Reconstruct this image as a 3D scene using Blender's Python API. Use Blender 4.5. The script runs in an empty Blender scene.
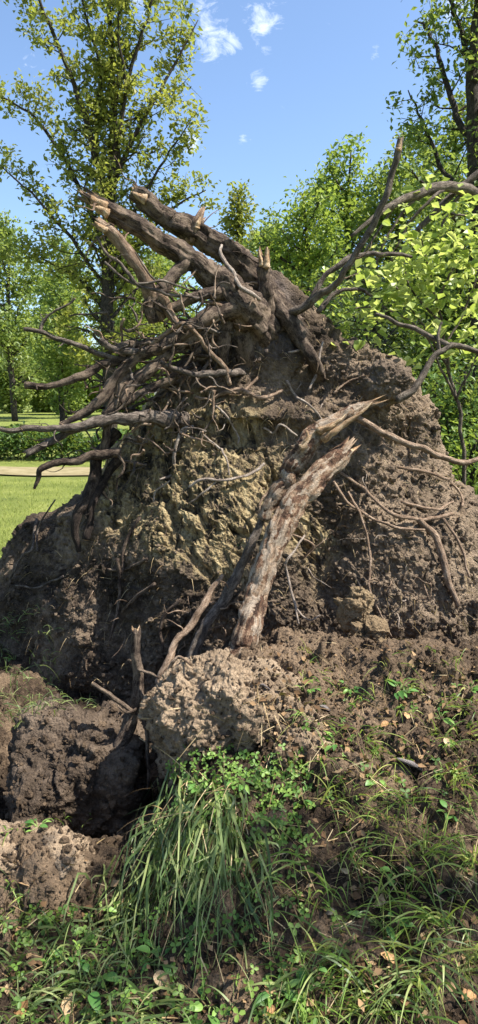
import bpy, math, random
import numpy as np
from mathutils import Vector
from mathutils.bvhtree import BVHTree

# ------------------------------------------------------------------ camera, sky, sun, exposure
scene = bpy.context.scene
COL = scene.collection
CAM_Z, PITCH, F, CX, CY = 1.62, math.radians(9.3), 711.0, 239.0, 512.0
cd = bpy.data.cameras.new('camera')
cam = bpy.data.objects.new('camera', cd)
COL.objects.link(cam)
cam.location = (0, 0, CAM_Z)
cam.rotation_euler = (math.pi / 2 - PITCH, 0, 0)
cd.sensor_fit = 'VERTICAL'
cd.sensor_height = 24.0
cd.lens = 24.0 * F / 1024.0
cd.clip_start = 0.05
cd.clip_end = 2000
scene.camera = cam

SUN_EL, SUN_BACK = math.radians(57), math.radians(-8)
sun_dir = Vector((math.cos(SUN_EL) * math.cos(SUN_BACK), math.cos(SUN_EL) * math.sin(SUN_BACK), math.sin(SUN_EL)))
ld = bpy.data.lights.new('sun', 'SUN')
ld.energy = 5.0
ld.angle = math.radians(0.53)
ld.color = (1.0, 0.955, 0.88)
sun = bpy.data.objects.new('sun', ld)
COL.objects.link(sun)
sun.location = (8, 2, 14)
sun.rotation_euler = (-sun_dir).to_track_quat('-Z', 'Y').to_euler()


def pray(px, py):
    """direction of a pixel's ray, scaled so that its Y component is 1"""
    a, b = (px - CX) / F, (CY - py) / F
    c, s = math.cos(PITCH), math.sin(PITCH)
    d = np.array([a, c + b * s, -s + b * c])
    return d / d[1]


def P(px, py, Y):
    d = pray(px, py)
    return np.array([d[0] * Y, Y, CAM_Z + d[2] * Y])


world = bpy.data.worlds.new('World')
scene.world = world
world.use_nodes = True
wn, wl = world.node_tree.nodes, world.node_tree.links
for n in list(wn):
    wn.remove(n)
w_out = wn.new('ShaderNodeOutputWorld')
w_bg = wn.new('ShaderNodeBackground')
w_bg.inputs['Strength'].default_value = 0.105
sky = wn.new('ShaderNodeTexSky')
sky.sky_type = 'NISHITA'
sky.sun_disc = False
sky.sun_elevation = SUN_EL
sky.sun_rotation = math.pi / 2 - SUN_BACK
sky.air_density = 1.0
sky.dust_density = 1.1
sky.ozone_density = 4.0
w_tc = wn.new('ShaderNodeTexCoord')


def wmath(op, a, b=None, c=None):
    n = wn.new('ShaderNodeMath')
    n.operation = op
    for i, v in enumerate((a, b, c)):
        if v is None:
            continue
        if isinstance(v, (int, float)):
            n.inputs[i].default_value = v
        else:
            wl.new(v, n.inputs[i])
    return n.outputs[0]


# a few wisps of cloud, each at its own place in the sky (direction, angular size)
cl_noise = wn.new('ShaderNodeTexNoise')
cl_noise.inputs['Scale'].default_value = 34
cl_noise.inputs['Detail'].default_value = 7
cl_noise.inputs['Roughness'].default_value = 0.68
cl_noise.inputs['Distortion'].default_value = 0.6
cl_map = wn.new('ShaderNodeMapping')
cl_map.inputs['Scale'].default_value = (1, 1, 1.7)
wl.new(w_tc.outputs['Generated'], cl_map.inputs['Vector'])
wl.new(cl_map.outputs[0], cl_noise.inputs['Vector'])
total = None
for (px, py, size, amt) in [(212, 38, .034, 1), (230, 44, .024, .9), (262, 20, .045, .9), (259, 84, .022, .9),
                            (243, 138, .016, .9), (192, 143, .028, .9), (208, 8, .03, .8), (376, 52, .013, .7),
                            (448, 2, .05, .8), (140, 0, .04, .7), (285, 105, .02, .35), (320, 20, .03, .25),
                            (30, 60, .05, .35), (60, 165, .05, .3), (-300, 120, .1, .8), (700, 160, .12, .8)]:
    d = Vector(pray(px, py)).normalized()
    sub = wn.new('ShaderNodeVectorMath')
    sub.operation = 'DISTANCE'
    wl.new(w_tc.outputs['Generated'], sub.inputs[0])
    sub.inputs[1].default_value = d
    fall = wmath('MULTIPLY_ADD', sub.outputs['Value'], -1.0 / size, 1.0)
    m = wmath('MULTIPLY', wmath('MAXIMUM', fall, 0.0), amt)
    total = m if total is None else wmath('MAXIMUM', total, m)
dens = wmath('MULTIPLY', wmath('SUBTRACT', wmath('ADD', wmath('MULTIPLY', total, 0.42), cl_noise.outputs['Fac']), 0.70), 1.8)
dens = wmath('MINIMUM', wmath('MAXIMUM', dens, 0.0), 0.42)
gate = wmath('MINIMUM', wmath('MULTIPLY', total, 4.0), 1.0)
dens = wmath('MULTIPLY', dens, gate)
w_mix = wn.new('ShaderNodeMix')
w_mix.data_type = 'RGBA'
wl.new(dens, w_mix.inputs['Factor'])
wl.new(sky.outputs[0], w_mix.inputs['A'])
w_mix.inputs['B'].default_value = (8.0, 8.2, 8.6, 1)
wl.new(w_mix.outputs['Result'], w_bg.inputs['Color'])
wl.new(w_bg.outputs[0], w_out.inputs['Surface'])

scene.view_settings.view_transform = 'Standard'
scene.view_settings.look = 'None'
scene.view_settings.gamma = 1.0
scene.view_settings.use_curve_mapping = False
scene.view_settings.exposure = 1.25
scene.cycles.max_bounces = 6
scene.cycles.transparent_max_bounces = 4

RNG = np.random.default_rng(7)
random.seed(7)


# ------------------------------------------------------------------ noise
def _hash(ix, iy, iz, k):
    h = (ix * 374761393 + iy * 668265263 + iz * 1274126177 + k * 974711) & 0xffffffff
    h = ((h ^ (h >> 13)) * 1274126177) & 0xffffffff
    h = ((h ^ (h >> 16)) * 2246822519) & 0xffffffff
    h = h ^ (h >> 15)
    return (h & 0xffffff) / float(0xffffff)


def vnoise(p, k=0):
    i = np.floor(p).astype(np.int64)
    f = p - i
    u = f * f * f * (f * (f * 6 - 15) + 10)
    r = 0
    for dx in (0, 1):
        wx = u[:, 0] if dx else 1 - u[:, 0]
        for dy in (0, 1):
            wy = u[:, 1] if dy else 1 - u[:, 1]
            for dz in (0, 1):
                wz = u[:, 2] if dz else 1 - u[:, 2]
                r = r + wx * wy * wz * _hash(i[:, 0] + dx, i[:, 1] + dy, i[:, 2] + dz, k)
    return r * 2 - 1


_ROT = np.array([[0.36, 0.48, -0.8], [-0.8, 0.6, 0.0], [0.48, 0.64, 0.6]])


def fbm(p, octs=4, gain=.5, k=0, ridged=False):
    r, a, t = 0, 1.0, 0
    q = p
    for o in range(octs):
        n = vnoise(q, k + o)
        if ridged:
            n = 1 - 2 * np.abs(n)
        r = r + a * n
        t += a
        a *= gain
        q = (q @ _ROT.T) * 2.03 + 3.7
    return r / t


def worley(p, k=0):
    i = np.floor(p).astype(np.int64)
    f1 = np.full(len(p), 9.0)
    f2 = np.full(len(p), 9.0)
    for dx in (-1, 0, 1):
        for dy in (-1, 0, 1):
            for dz in (-1, 0, 1):
                c = i + (dx, dy, dz)
                jx = _hash(c[:, 0], c[:, 1], c[:, 2], k + 11)
                jy = _hash(c[:, 0], c[:, 1], c[:, 2], k + 23)
                jz = _hash(c[:, 0], c[:, 1], c[:, 2], k + 37)
                d = (c[:, 0] + jx - p[:, 0]) ** 2 + (c[:, 1] + jy - p[:, 1]) ** 2 + (c[:, 2] + jz - p[:, 2]) ** 2
                f2 = np.where(d < f1, f1, np.minimum(f2, d))
                f1 = np.minimum(f1, d)
    return np.sqrt(f1), np.sqrt(f2)


def sstep(a, b, x):
    t = np.clip((x - a) / (b - a), 0, 1)
    return t * t * (3 - 2 * t)


def lumps(p, scale, k=0):
    """rounded crumbs with creases between them, about -1 .. 1"""
    f1, f2 = worley(p * scale, k)
    return np.clip(1.0 - f1 * 1.5, -1, 1)


def blocks(p, scale, k=0, tilt=1.1):
    """angular broken chunks: each cell is a tilted facet at its own height, about -1 .. 1"""
    p = p * scale
    i = np.floor(p).astype(np.int64)
    f1 = np.full(len(p), 9.0)
    val = np.zeros(len(p))
    for dx in (-1, 0, 1):
        for dy in (-1, 0, 1):
            for dz in (-1, 0, 1):
                c = i + (dx, dy, dz)
                h = [_hash(c[:, 0], c[:, 1], c[:, 2], k + q) for q in (11, 23, 37, 51, 67, 83, 97)]
                ex, ey, ez = p[:, 0] - c[:, 0] - h[0], p[:, 1] - c[:, 1] - h[1], p[:, 2] - c[:, 2] - h[2]
                d = ex * ex + ey * ey + ez * ez
                v = (h[3] - .5) * 1.4 + tilt * ((h[4] - .5) * ex + (h[5] - .5) * ey + (h[6] - .5) * ez) * 2 - .25 * d
                m = d < f1
                val = np.where(m, v, val)
                f1 = np.where(m, d, f1)
    return np.clip(val, -1, 1)


# ------------------------------------------------------------------ mesh and object helpers
class MB:
    def __init__(self):
        self.v, self.q, self.t, self.a, self.n = [], [], [], {}, 0
        self.qm, self.tm = [], []

    def add(self, v, quads=None, tris=None, mat=0, **attrs):
        v = np.asarray(v, float)
        if quads is not None and len(quads):
            self.q.append(np.asarray(quads) + self.n)
            self.qm.append(np.full(len(quads), mat))
        if tris is not None and len(tris):
            self.t.append(np.asarray(tris) + self.n)
            self.tm.append(np.full(len(tris), mat))
        for kname, arr in attrs.items():
            self.a.setdefault(kname, []).append(np.asarray(arr, float))
        self.v.append(v)
        self.n += len(v)

    def mesh(self, name, mats, smooth=True):
        v = np.concatenate(self.v)
        q = np.concatenate(self.q) if self.q else np.zeros((0, 4), int)
        t = np.concatenate(self.t) if self.t else np.zeros((0, 3), int)
        me = bpy.data.meshes.new(name)
        me.vertices.add(len(v))
        me.vertices.foreach_set('co', v.astype(np.float32).ravel())
        nl = len(q) * 4 + len(t) * 3
        me.loops.add(nl)
        me.loops.foreach_set('vertex_index', np.concatenate([q.ravel(), t.ravel()]).astype(np.int32))
        me.polygons.add(len(q) + len(t))
        st = np.concatenate([np.arange(len(q)) * 4, len(q) * 4 + np.arange(len(t)) * 3]).astype(np.int32)
        me.polygons.foreach_set('loop_start', st)
        mi = np.concatenate(self.qm + self.tm).astype(np.int32)
        me.polygons.foreach_set('material_index', mi)
        me.polygons.foreach_set('use_smooth', np.full(len(q) + len(t), smooth, dtype=bool))
        for kname, arrs in self.a.items():
            arr = np.concatenate(arrs)
            if arr.ndim == 1:
                at = me.attributes.new(kname, 'FLOAT', 'POINT')
                at.data.foreach_set('value', arr.astype(np.float32))
            else:
                at = me.attributes.new(kname, 'FLOAT_VECTOR', 'POINT')
                at.data.foreach_set('vector', arr.astype(np.float32).ravel())
        for m in (mats if isinstance(mats, (list, tuple)) else [mats]):
            me.materials.append(m)
        me.update(calc_edges=True)
        return me


def put(name, me, parent=None, kind=None, label=None, cat=None, group=None, origin=None):
    """link a mesh; origin = a world point that becomes the object's origin (mesh given in world space)"""
    o = bpy.data.objects.new(name, me)
    COL.objects.link(o)
    if parent is not None:
        o.parent = parent
        o.location = -Vector(parent.location) if parent.parent is None else (0, 0, 0)
    tag(o, label, cat, group, kind)
    return o


def tag(o, label=None, cat=None, group=None, kind=None):
    if label:
        o['label'] = label
    if cat:
        o['category'] = cat
    if group:
        o['group'] = group
    if kind:
        o['kind'] = kind
    return o


def thing(name, label, cat, loc, group=None):
    o = bpy.data.objects.new(name, None)
    COL.objects.link(o)
    o.empty_display_size = 0.1
    o.location = tuple(float(c) for c in loc)
    return tag(o, label, cat, group)


def catmull(pts, rad, n):
    pts = np.asarray(pts, float)
    rad = np.asarray(rad, float)
    if len(pts) == 2:
        t = np.linspace(0, 1, n)[:, None]
        return pts[0] * (1 - t) + pts[1] * t, rad[0] * (1 - t[:, 0]) + rad[1] * t[:, 0]
    a = np.vstack([2 * pts[0] - pts[1], pts, 2 * pts[-1] - pts[-2]])
    seg = np.linspace(0, len(pts) - 1 - 1e-6, n)
    i = seg.astype(int)
    t = (seg - i)[:, None]
    p0, p1, p2, p3 = a[i], a[i + 1], a[i + 2], a[i + 3]
    out = .5 * ((2 * p1) + (-p0 + p2) * t + (2 * p0 - 5 * p1 + 4 * p2 - p3) * t ** 2 + (-p0 + 3 * p1 - 3 * p2 + p3) * t ** 3)
    r = rad[i] * (1 - t[:, 0]) + rad[np.minimum(i + 1, len(rad) - 1)] * t[:, 0]
    return out, r


def tube(mb, pts, rad, sides=8, n=None, rough=0.0, knot=0.0, jag=0.0, wob=0.0, mat=0, endmat=None, seed=0, flat=1.0):
    """a tapering limb along pts: rough = fine radial noise, knot = slow swelling, wob = wandering path, jag = splintered far end"""
    n = n or max(4, len(pts) * 4)
    c, r = catmull(pts, rad, n)
    if wob:
        L = np.concatenate([[0], np.cumsum(np.linalg.norm(np.diff(c, axis=0), axis=1))])
        sc = np.clip(np.minimum(L, L[-1] - L) / (0.15 * L[-1] + 1e-9), 0.15, 1)
        for ax in range(3):
            c[:, ax] += wob * sc * fbm(np.stack([L * 9, np.full(n, seed * 3.1 + ax * 7.7), np.zeros(n)], 1), 2, .6)
    tg = np.gradient(c, axis=0)
    tg /= np.linalg.norm(tg, axis=1)[:, None] + 1e-12
    L = np.concatenate([[0], np.cumsum(np.linalg.norm(np.diff(c, axis=0), axis=1))])
    u = np.cross(tg[0], (0.13, 0.21, 0.97))
    if np.linalg.norm(u) < .1:
        u = np.cross(tg[0], (1, 0, 0))
    U = np.zeros((n, 3))
    for i in range(n):
        u = u - tg[i] * np.dot(u, tg[i])
        u = u / (np.linalg.norm(u) + 1e-12)
        U[i] = u
    V = np.cross(tg, U)
    th = np.linspace(0, 2 * np.pi, sides, endpoint=False)
    ct, st = np.cos(th), np.sin(th)
    rr = np.repeat(r[:, None], sides, 1)
    tc = np.stack([np.repeat(ct[None], n, 0), np.repeat(st[None], n, 0), np.repeat(L[:, None], sides, 1)], -1)
    rm = float(np.mean(r))
    if knot:
        q = tc.reshape(-1, 3) * (0.8, 0.8, 0.35 / max(rm, .004) * .5) + seed * 5.3
        rr = rr * (1 + knot * vnoise(q, 3).reshape(n, sides))
    if rough:
        q = tc.reshape(-1, 3) * (2.6, 2.6, .8 / max(rm, .004)) + seed * 2.9
        rr = rr * (1 + rough * 1.5 * fbm(q, 4, .65, 5).reshape(n, sides))
    v = c[:, None, :] + rr[..., None] * (ct[None, :, None] * U[:, None, :] + flat * st[None, :, None] * V[:, None, :])
    if jag:
        j = jag * (RNG.random(sides) ** 2.0) * 3
        v[-1] += tg[-1][None, :] * j[:, None]
        v[-2] += tg[-1][None, :] * (j * .35)[:, None]
    v = v.reshape(-1, 3)
    k = np.arange(n - 1)[:, None] * sides
    s = np.arange(sides)[None]
    s2 = (s + 1) % sides
    q = np.stack([k + s, k + s2, k + sides + s2, k + sides + s], -1).reshape(-1, 4)
    tcf = tc.reshape(-1, 3) * np.array([rm, rm, 1.0])
    tcf = tcf + seed * 0.37
    b = n * sides
    v = np.vstack([v, c[0] - tg[0] * r[0] * .3, c[-1] + tg[-1] * (r[-1] * .35 if not jag else -jag * .4)])
    tcf = np.vstack([tcf, tcf[0], tcf[-1]])
    t1 = np.stack([np.full(sides, b), s2[0], s[0]], -1)
    e = (n - 1) * sides
    t2 = np.stack([np.full(sides, b + 1), e + s[0], e + s2[0]], -1)
    base = mb.n
    mb.add(v, quads=q, tris=t1, mat=mat, tco=tcf)
    mb.t.append(t2 + base)
    mb.tm.append(np.full(sides, mat if endmat is None else endmat))
    return c, r


def ribbons(mb, base, dirs, length, width, droop, K=5, var=None, twist=None, mat=0, fold=False):
    """grass blades: tapering strips that start along dirs and bend to the ground"""
    N = len(base)
    t = np.linspace(0, 1, K + 1)
    d = dirs / (np.linalg.norm(dirs, axis=1)[:, None] + 1e-9)
    p = base[:, None, :] + d[:, None, :] * (length[:, None] * t[None])[..., None]
    p[:, :, 2] -= (droop * length)[:, None] * t[None] ** 2
    tg = np.gradient(p, axis=1)
    rv = RNG.normal(size=(N, 3))
    side = np.cross(tg, rv[:, None, :])
    side /= np.linalg.norm(side, axis=2)[..., None] + 1e-9
    w = width[:, None] * np.clip(1.05 - t[None] ** 1.6, 0.04, 1) * .5
    a, b = p - side * w[..., None], p + side * w[..., None]
    v = np.stack([a, b], 2).reshape(-1, 3)
    o = (np.arange(N) * (K + 1) * 2)[:, None] + (np.arange(K) * 2)[None]
    q = np.stack([o, o + 1, o + 3, o + 2], -1).reshape(-1, 4)
    if var is None:
        var = RNG.random(N)
    mb.add(v, quads=q, mat=mat, var=np.repeat(var, (K + 1) * 2), along=np.tile(np.repeat(t, 2), N))


def frames(N, up_bias=0.0):
    z = RNG.normal(size=(N, 3))
    z[:, 2] = np.abs(z[:, 2]) + up_bias if up_bias else z[:, 2]
    z /= np.linalg.norm(z, axis=1)[:, None]
    x = np.cross(z, RNG.normal(size=(N, 3)))
    x /= np.linalg.norm(x, axis=1)[:, None] + 1e-9
    return x, np.cross(z, x), z


def leaves(mb, pos, size, up=0.6, mat=0, var=None, aspect=.55):
    """small folded leaves, two triangles each"""
    N = len(pos)
    x, y, z = frames(N, up)
    s = size[:, None]
    v = np.stack([pos, pos + x * s * .55 + y * s * aspect * .5 + z * s * .12, pos + x * s,
                  pos + x * s * .55 - y * s * aspect * .5 + z * s * .12], 1).reshape(-1, 3)
    o = np.arange(N)[:, None] * 4
    tr = np.concatenate([o + np.array([[0, 2, 1]]), o + np.array([[0, 3, 2]])])
    if var is None:
        var = RNG.random(N)
    mb.add(v, tris=tr, mat=mat, var=np.repeat(var, 4))


# ------------------------------------------------------------------ materials
def new_mat(name):
    m = bpy.data.materials.new(name)
    m.use_nodes = True
    nt = m.node_tree
    for n in list(nt.nodes):
        nt.nodes.remove(n)
    out = nt.nodes.new('ShaderNodeOutputMaterial')
    return m, nt, out


class NT:
    def __init__(self, nt):
        self.nt, self.N, self.L = nt, nt.nodes, nt.links

    def set(self, sock, v):
        if v is None:
            return
        if hasattr(v, 'node'):
            self.L.new(v, sock)
        elif isinstance(v, (tuple, list)) and len(v) == 3 and sock.type == 'RGBA':
            sock.default_value = (*v, 1)
        else:
            sock.default_value = v

    def noise(self, vec, scale, detail=4, rough=.55, dist=0.0):
        n = self.N.new('ShaderNodeTexNoise')
        self.set(n.inputs['Vector'], vec)
        n.inputs['Scale'].default_value = scale
        n.inputs['Detail'].default_value = detail
        n.inputs['Roughness'].default_value = rough
        n.inputs['Distortion'].default_value = dist
        return n.outputs['Fac']

    def voro(self, vec, scale, feature='F1', out='Distance'):
        n = self.N.new('ShaderNodeTexVoronoi')
        n.feature = feature
        self.set(n.inputs['Vector'], vec)
        n.inputs['Scale'].default_value = scale
        return n.outputs[out]

    def ramp(self, fac, stops):
        n = self.N.new('ShaderNodeValToRGB')
        self.set(n.inputs['Fac'], fac)
        e = n.color_ramp.elements
        e[0].position, e[0].color = stops[0][0], (*stops[0][1], 1)
        e[1].position, e[1].color = stops[-1][0], (*stops[-1][1], 1)
        for pos, c in stops[1:-1]:
            x = e.new(pos)
            x.color = (*c, 1)
        return n.outputs['Color']

    def rng(self, fac, a, b, c=0.0, d=1.0):
        n = self.N.new('ShaderNodeMapRange')
        n.clamp = True
        self.set(n.inputs['Value'], fac)
        n.inputs['From Min'].default_value = a
        n.inputs['From Max'].default_value = b
        n.inputs['To Min'].default_value = c
        n.inputs['To Max'].default_value = d
        return n.outputs['Result']

    def mix(self, fac, a, b, mode='MIX'):
        n = self.N.new('ShaderNodeMix')
        n.data_type = 'RGBA'
        n.blend_type = mode
        self.set(n.inputs['Factor'], fac)
        self.set(n.inputs['A'], a)
        self.set(n.inputs['B'], b)
        return n.outputs['Result']

    def math(self, op, a, b=None):
        n = self.N.new('ShaderNodeMath')
        n.operation = op
        self.set(n.inputs[0], a)
        self.set(n.inputs[1], b)
        return n.outputs[0]

    def attr(self, name, out='Fac'):
        n = self.N.new('ShaderNodeAttribute')
        n.attribute_name = name
        return n.outputs[out]

    def mapping(self, vec, scale=(1, 1, 1), rot=(0, 0, 0)):
        n = self.N.new('ShaderNodeMapping')
        self.set(n.inputs['Vector'], vec)
        n.inputs['Scale'].default_value = scale
        n.inputs['Rotation'].default_value = rot
        return n.outputs[0]

    def obj(self):
        return self.N.new('ShaderNodeTexCoord').outputs['Object']

    def pos(self):
        return self.N.new('ShaderNodeNewGeometry').outputs['Position']

    def rand(self):
        return self.N.new('ShaderNodeObjectInfo').outputs['Random']

    def bump(self, h, strength, dist, normal=None):
        n = self.N.new('ShaderNodeBump')
        n.inputs['Strength'].default_value = strength
        n.inputs['Distance'].default_value = dist
        self.set(n.inputs['Height'], h)
        if normal is not None:
            self.set(n.inputs['Normal'], normal)
        return n.outputs[0]

    def principled(self, color, rough, normal=None, spec=.25):
        n = self.N.new('ShaderNodeBsdfPrincipled')
        self.set(n.inputs['Base Color'], color)
        self.set(n.inputs['Roughness'], rough)
        n.inputs['Specular IOR Level'].default_value = spec
        if normal is not None:
            self.set(n.inputs['Normal'], normal)
        return n.outputs[0]


def soil_material(name, dark, mid, dry, ochre=None, lawn=False):
    m, nt, out = new_mat(name)
    g = NT(nt)
    p = g.pos()
    n1 = g.noise(p, 3.1, 5, .6)
    n2 = g.noise(p, 23, 6, .65)
    n3 = g.noise(p, 110, 4, .7)
    v = g.voro(p, 75)
    f = g.math('ADD', g.math('MULTIPLY', n1, .60), g.math('ADD', g.math('MULTIPLY', n2, .36), g.math('MULTIPLY', n3, .22)))
    c = g.ramp(f, [(.47, dark), (.58, mid), (.73, dry)])
    # paler patches by mask: drier soil, and sunlit places put into the colour
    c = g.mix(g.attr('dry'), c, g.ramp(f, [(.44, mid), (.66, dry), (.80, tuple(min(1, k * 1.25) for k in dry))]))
    if ochre:
        st = g.mapping(p, (1, 1, .30), (0, .3, 0))
        on = g.noise(st, 11, 7, .68, .7)
        on2 = g.noise(st, 34, 5, .7, .6)
        of = g.math('ADD', g.math('MULTIPLY', on, .6), g.math('MULTIPLY', on2, .4))
        oc = g.ramp(of, [(.38, (.013, .012, .011)), (.45, (.085, .067, .045)), (.51, ochre), (.57, (.45, .355, .195)), (.66, (.22, .185, .14))])
        c = g.mix(g.attr('ochre'), c, oc)
        c = g.mix(g.attr('wood'), c, g.ramp(g.noise(g.mapping(p, (1, 1, .3)), 18, 6, .7), [(.35, (.04, .032, .028)), (.55, (.115, .09, .075)), (.75, (.25, .20, .16))]))
    if lawn:
        gn = g.noise(p, 1.3, 4, .6)
        gc = g.ramp(g.math('ADD', g.math('MULTIPLY', gn, .6), g.math('MULTIPLY', n3, .4)), [(.35, (.10, .13, .03)), (.55, (.19, .22, .05)), (.7, (.28, .29, .09))])
        c = g.mix(g.attr('lawn'), c, gc)
    n4 = g.noise(p, 330, 3, .7)
    c = g.mix(g.rng(n4, .42, .30, 0, .75), c, dark)
    c = g.mix(g.rng(n4, .60, .72, 0, .6), c, dry)
    h = g.math('ADD', g.math('ADD', g.math('MULTIPLY', n3, .6), g.math('MULTIPLY', n4, .25)), g.math('ADD', g.math('MULTIPLY', n2, .8), g.math('MULTIPLY', v, -.5)))
    nrm = g.bump(h, 1.0, .024)
    nt.links.new(g.principled(c, .95, nrm, .12), out.inputs['Surface'])
    return m


def bark_material(name, dark, mid, light, dust=None, flaky=0.0, flake_cols=None):
    m, nt, out = new_mat(name)
    g = NT(nt)
    t = g.attr('tco', 'Vector')
    s = g.mapping(t, (1, 1, .34))
    n1 = g.noise(s, 60, 6, .68, .4)
    n2 = g.noise(t, 14, 4, .6)
    n3 = g.noise(s, 190, 3, .6)
    f = g.math('ADD', g.math('MULTIPLY', n1, .6), g.math('ADD', g.math('MULTIPLY', n2, .28), g.math('MULTIPLY', n3, .15)))
    c = g.ramp(f, [(.42, dark), (.52, mid), (.62, light)])
    h = f
    if flaky:
        nz = g.N.new('ShaderNodeTexNoise')
        g.set(nz.inputs['Vector'], t)
        nz.inputs['Scale'].default_value = 38
        nz.inputs['Detail'].default_value = 5
        wv = g.N.new('ShaderNodeVectorMath')
        wv.operation = 'MULTIPLY_ADD'
        g.set(wv.inputs[0], nz.outputs['Color'])
        wv.inputs[1].default_value = (.045, .045, .045)
        g.set(wv.inputs[2], t)
        fs = g.mapping(wv.outputs[0], (1, 1, .36))
        vd = g.voro(fs, 46, 'F1', 'Color')
        f2 = g.math('ADD', g.math('MULTIPLY', g.noise(fs, 24, 4, .6), .7), g.math('MULTIPLY', vd, .3))
        fc = g.ramp(f2, [(.34, flake_cols[0]), (.42, flake_cols[1]), (.48, flake_cols[2]), (.58, flake_cols[3])])
        fc = g.mix(g.rng(n1, .36, .55), g.mix(.6, fc, (.03, .02, .015)), fc)
        c = g.mix(flaky, c, fc)
        h = g.math('ADD', f, g.math('MULTIPLY', f2, 1.4))
    if dust:
        dn = g.noise(g.pos(), 11, 5, .65)
        c = g.mix(g.rng(g.math('ADD', dn, g.math('MULTIPLY', n3, .25)), .60, .74, 0, .75), c, dust)
    sp = g.noise(t, 230, 3, .7)
    c = g.mix(g.rng(sp, .56, .66, 0, .25 if flaky else .6), c, light)
    c = g.mix(g.rng(sp, .46, .36, 0, .7), c, dark)
    h = g.math('ADD', h, g.math('MULTIPLY', sp, .3))
    c = g.mix(g.math('MULTIPLY', g.rand(), 0.0 if flaky else .3), c, dark)
    nrm = g.bump(h, 1.0, .03)
    nt.links.new(g.principled(c, .92, nrm, .15), out.inputs['Surface'])
    return m


def leaf_material(name, stops, trans=.45, dry=None, rough=.5, spec=.35):
    m, nt, out = new_mat(name)
    g = NT(nt)
    v = g.attr('var')
    p = g.pos()
    f = g.math('ADD', g.math('MULTIPLY', v, .62), g.math('MULTIPLY', g.noise(p, 2.3, 3, .6), .38))
    c = g.ramp(f, stops)
    if dry:
        c = g.mix(g.rng(g.attr('along'), .62, 1.0, 0, .8), c, dry)
    b = g.principled(c, rough, None, spec)
    tr = g.N.new('ShaderNodeBsdfTranslucent')
    g.set(tr.inputs['Color'], g.mix(.35, c, (.55, .62, .08), 'MIX'))
    mx = g.N.new('ShaderNodeMixShader')
    mx.inputs[0].default_value = trans
    nt.links.new(b, mx.inputs[1])
    nt.links.new(tr.outputs[0], mx.inputs[2])
    nt.links.new(mx.outputs[0], out.inputs['Surface'])
    return m


def plain_mat(name, stops, scale=30, rough=.85, bump=.5, spec=.2):
    m, nt, out = new_mat(name)
    g = NT(nt)
    n = g.noise(g.obj(), scale, 5, .65)
    c = g.ramp(g.math('ADD', g.math('MULTIPLY', n, .8), g.math('MULTIPLY', g.rand(), .2)), stops)
    nt.links.new(g.principled(c, rough, g.bump(n, bump, .008), spec), out.inputs['Surface'])
    return m


M_PLATE = soil_material('plate_soil', (.028, .021, .015), (.10, .073, .051), (.285, .212, .145), ochre=(.275, .205, .105))
M_GROUND = soil_material('ground_soil', (.019, .013, .009), (.068, .047, .031), (.235, .165, .105), lawn=True)
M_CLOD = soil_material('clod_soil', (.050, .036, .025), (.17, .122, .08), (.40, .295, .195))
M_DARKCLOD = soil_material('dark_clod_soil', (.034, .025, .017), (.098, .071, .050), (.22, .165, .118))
M_PALECLOD = soil_material('pale_clod_soil', (.10, .07, .042), (.22, .155, .09), (.38, .28, .165))
M_CLOD2 = soil_material('brown_clod_soil', (.06, .045, .033), (.14, .105, .075), (.27, .205, .145))
M_ROOT = bark_material('root_bark', (.020, .014, .011), (.075, .053, .040), (.22, .165, .12), dust=(.30, .225, .16))
M_DARKROOT = bark_material('dark_root_bark', (.012, .009, .008), (.040, .029, .023), (.12, .09, .068))  # root bark in darker tones, for two roots on the left
M_ROOTLET = bark_material('rootlet_bark', (.11, .07, .045), (.29, .20, .135), (.48, .36, .26))
M_PALEROOT = bark_material('pale_root_bark', (.16, .12, .095), (.36, .29, .23), (.58, .50, .42))
M_GREYROOT = bark_material('grey_root_bark', (.038, .030, .025), (.13, .103, .082), (.31, .255, .205))
M_LOG = bark_material('flaky_log_bark', (.035, .02, .014), (.16, .10, .065), (.42, .30, .2), flaky=.95,
                      flake_cols=((.04, .023, .017), (.17, .09, .055), (.36, .245, .155), (.47, .375, .28)))
M_WOOD = bark_material('splintered_wood', (.22, .12, .06), (.48, .33, .19), (.68, .54, .37))
M_BRANCH = bark_material('dead_branch_bark', (.05, .04, .032), (.15, .12, .092), (.31, .255, .20))
M_TRUNK = bark_material('tree_bark', (.018, .015, .012), (.055, .045, .036), (.13, .11, .085))

# ------------------------------------------------------------------ ground
def soil_mask(x, y):
    """1 where the turf is torn open, 0 on the lawn"""
    d = np.sqrt(((x - .35) / 2.5) ** 2 + ((y - 2.9) / 2.6) ** 2)
    return 1 - sstep(.85, 1.05, d + .08 * vnoise(np.stack([x * 2, y * 2, x * 0], 1), 9))


def base_height(x, y):
    z = .03 * vnoise(np.stack([x * .25, y * .25, x * 0], 1), 4) * sstep(5, 20, y)
    right = sstep(-.42, -.02, x)
    bank = .47 * sstep(1.3, 2.95, y) - .30 * sstep(3.15, 3.8, y)
    z = z + right * bank * (1 - sstep(3.9, 5.2, y)) * (1 - .6 * sstep(1.6, 2.6, x))
    ex = np.clip(((x + .84) / .62) ** 2 + ((y - 3.22) / .74) ** 2, 0, 9)
    z = z - .33 * np.exp(-ex ** 1.6) * (1 - right)
    z = z + .16 * np.exp(-((x + .74) / .2) ** 2 - ((y - 2.2) / .17) ** 2)
    z = z + .14 * np.exp(-((x + 1.36) / .24) ** 2 - ((y - 3.35) / .55) ** 2)
    z = z + .10 * np.exp(-((x - .75) / .3) ** 2 - ((y - 2.9) / .25) ** 2) + .07 * np.exp(-((x - .33) / .2) ** 2 - ((y - 3.0) / .2) ** 2)
    return z


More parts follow.
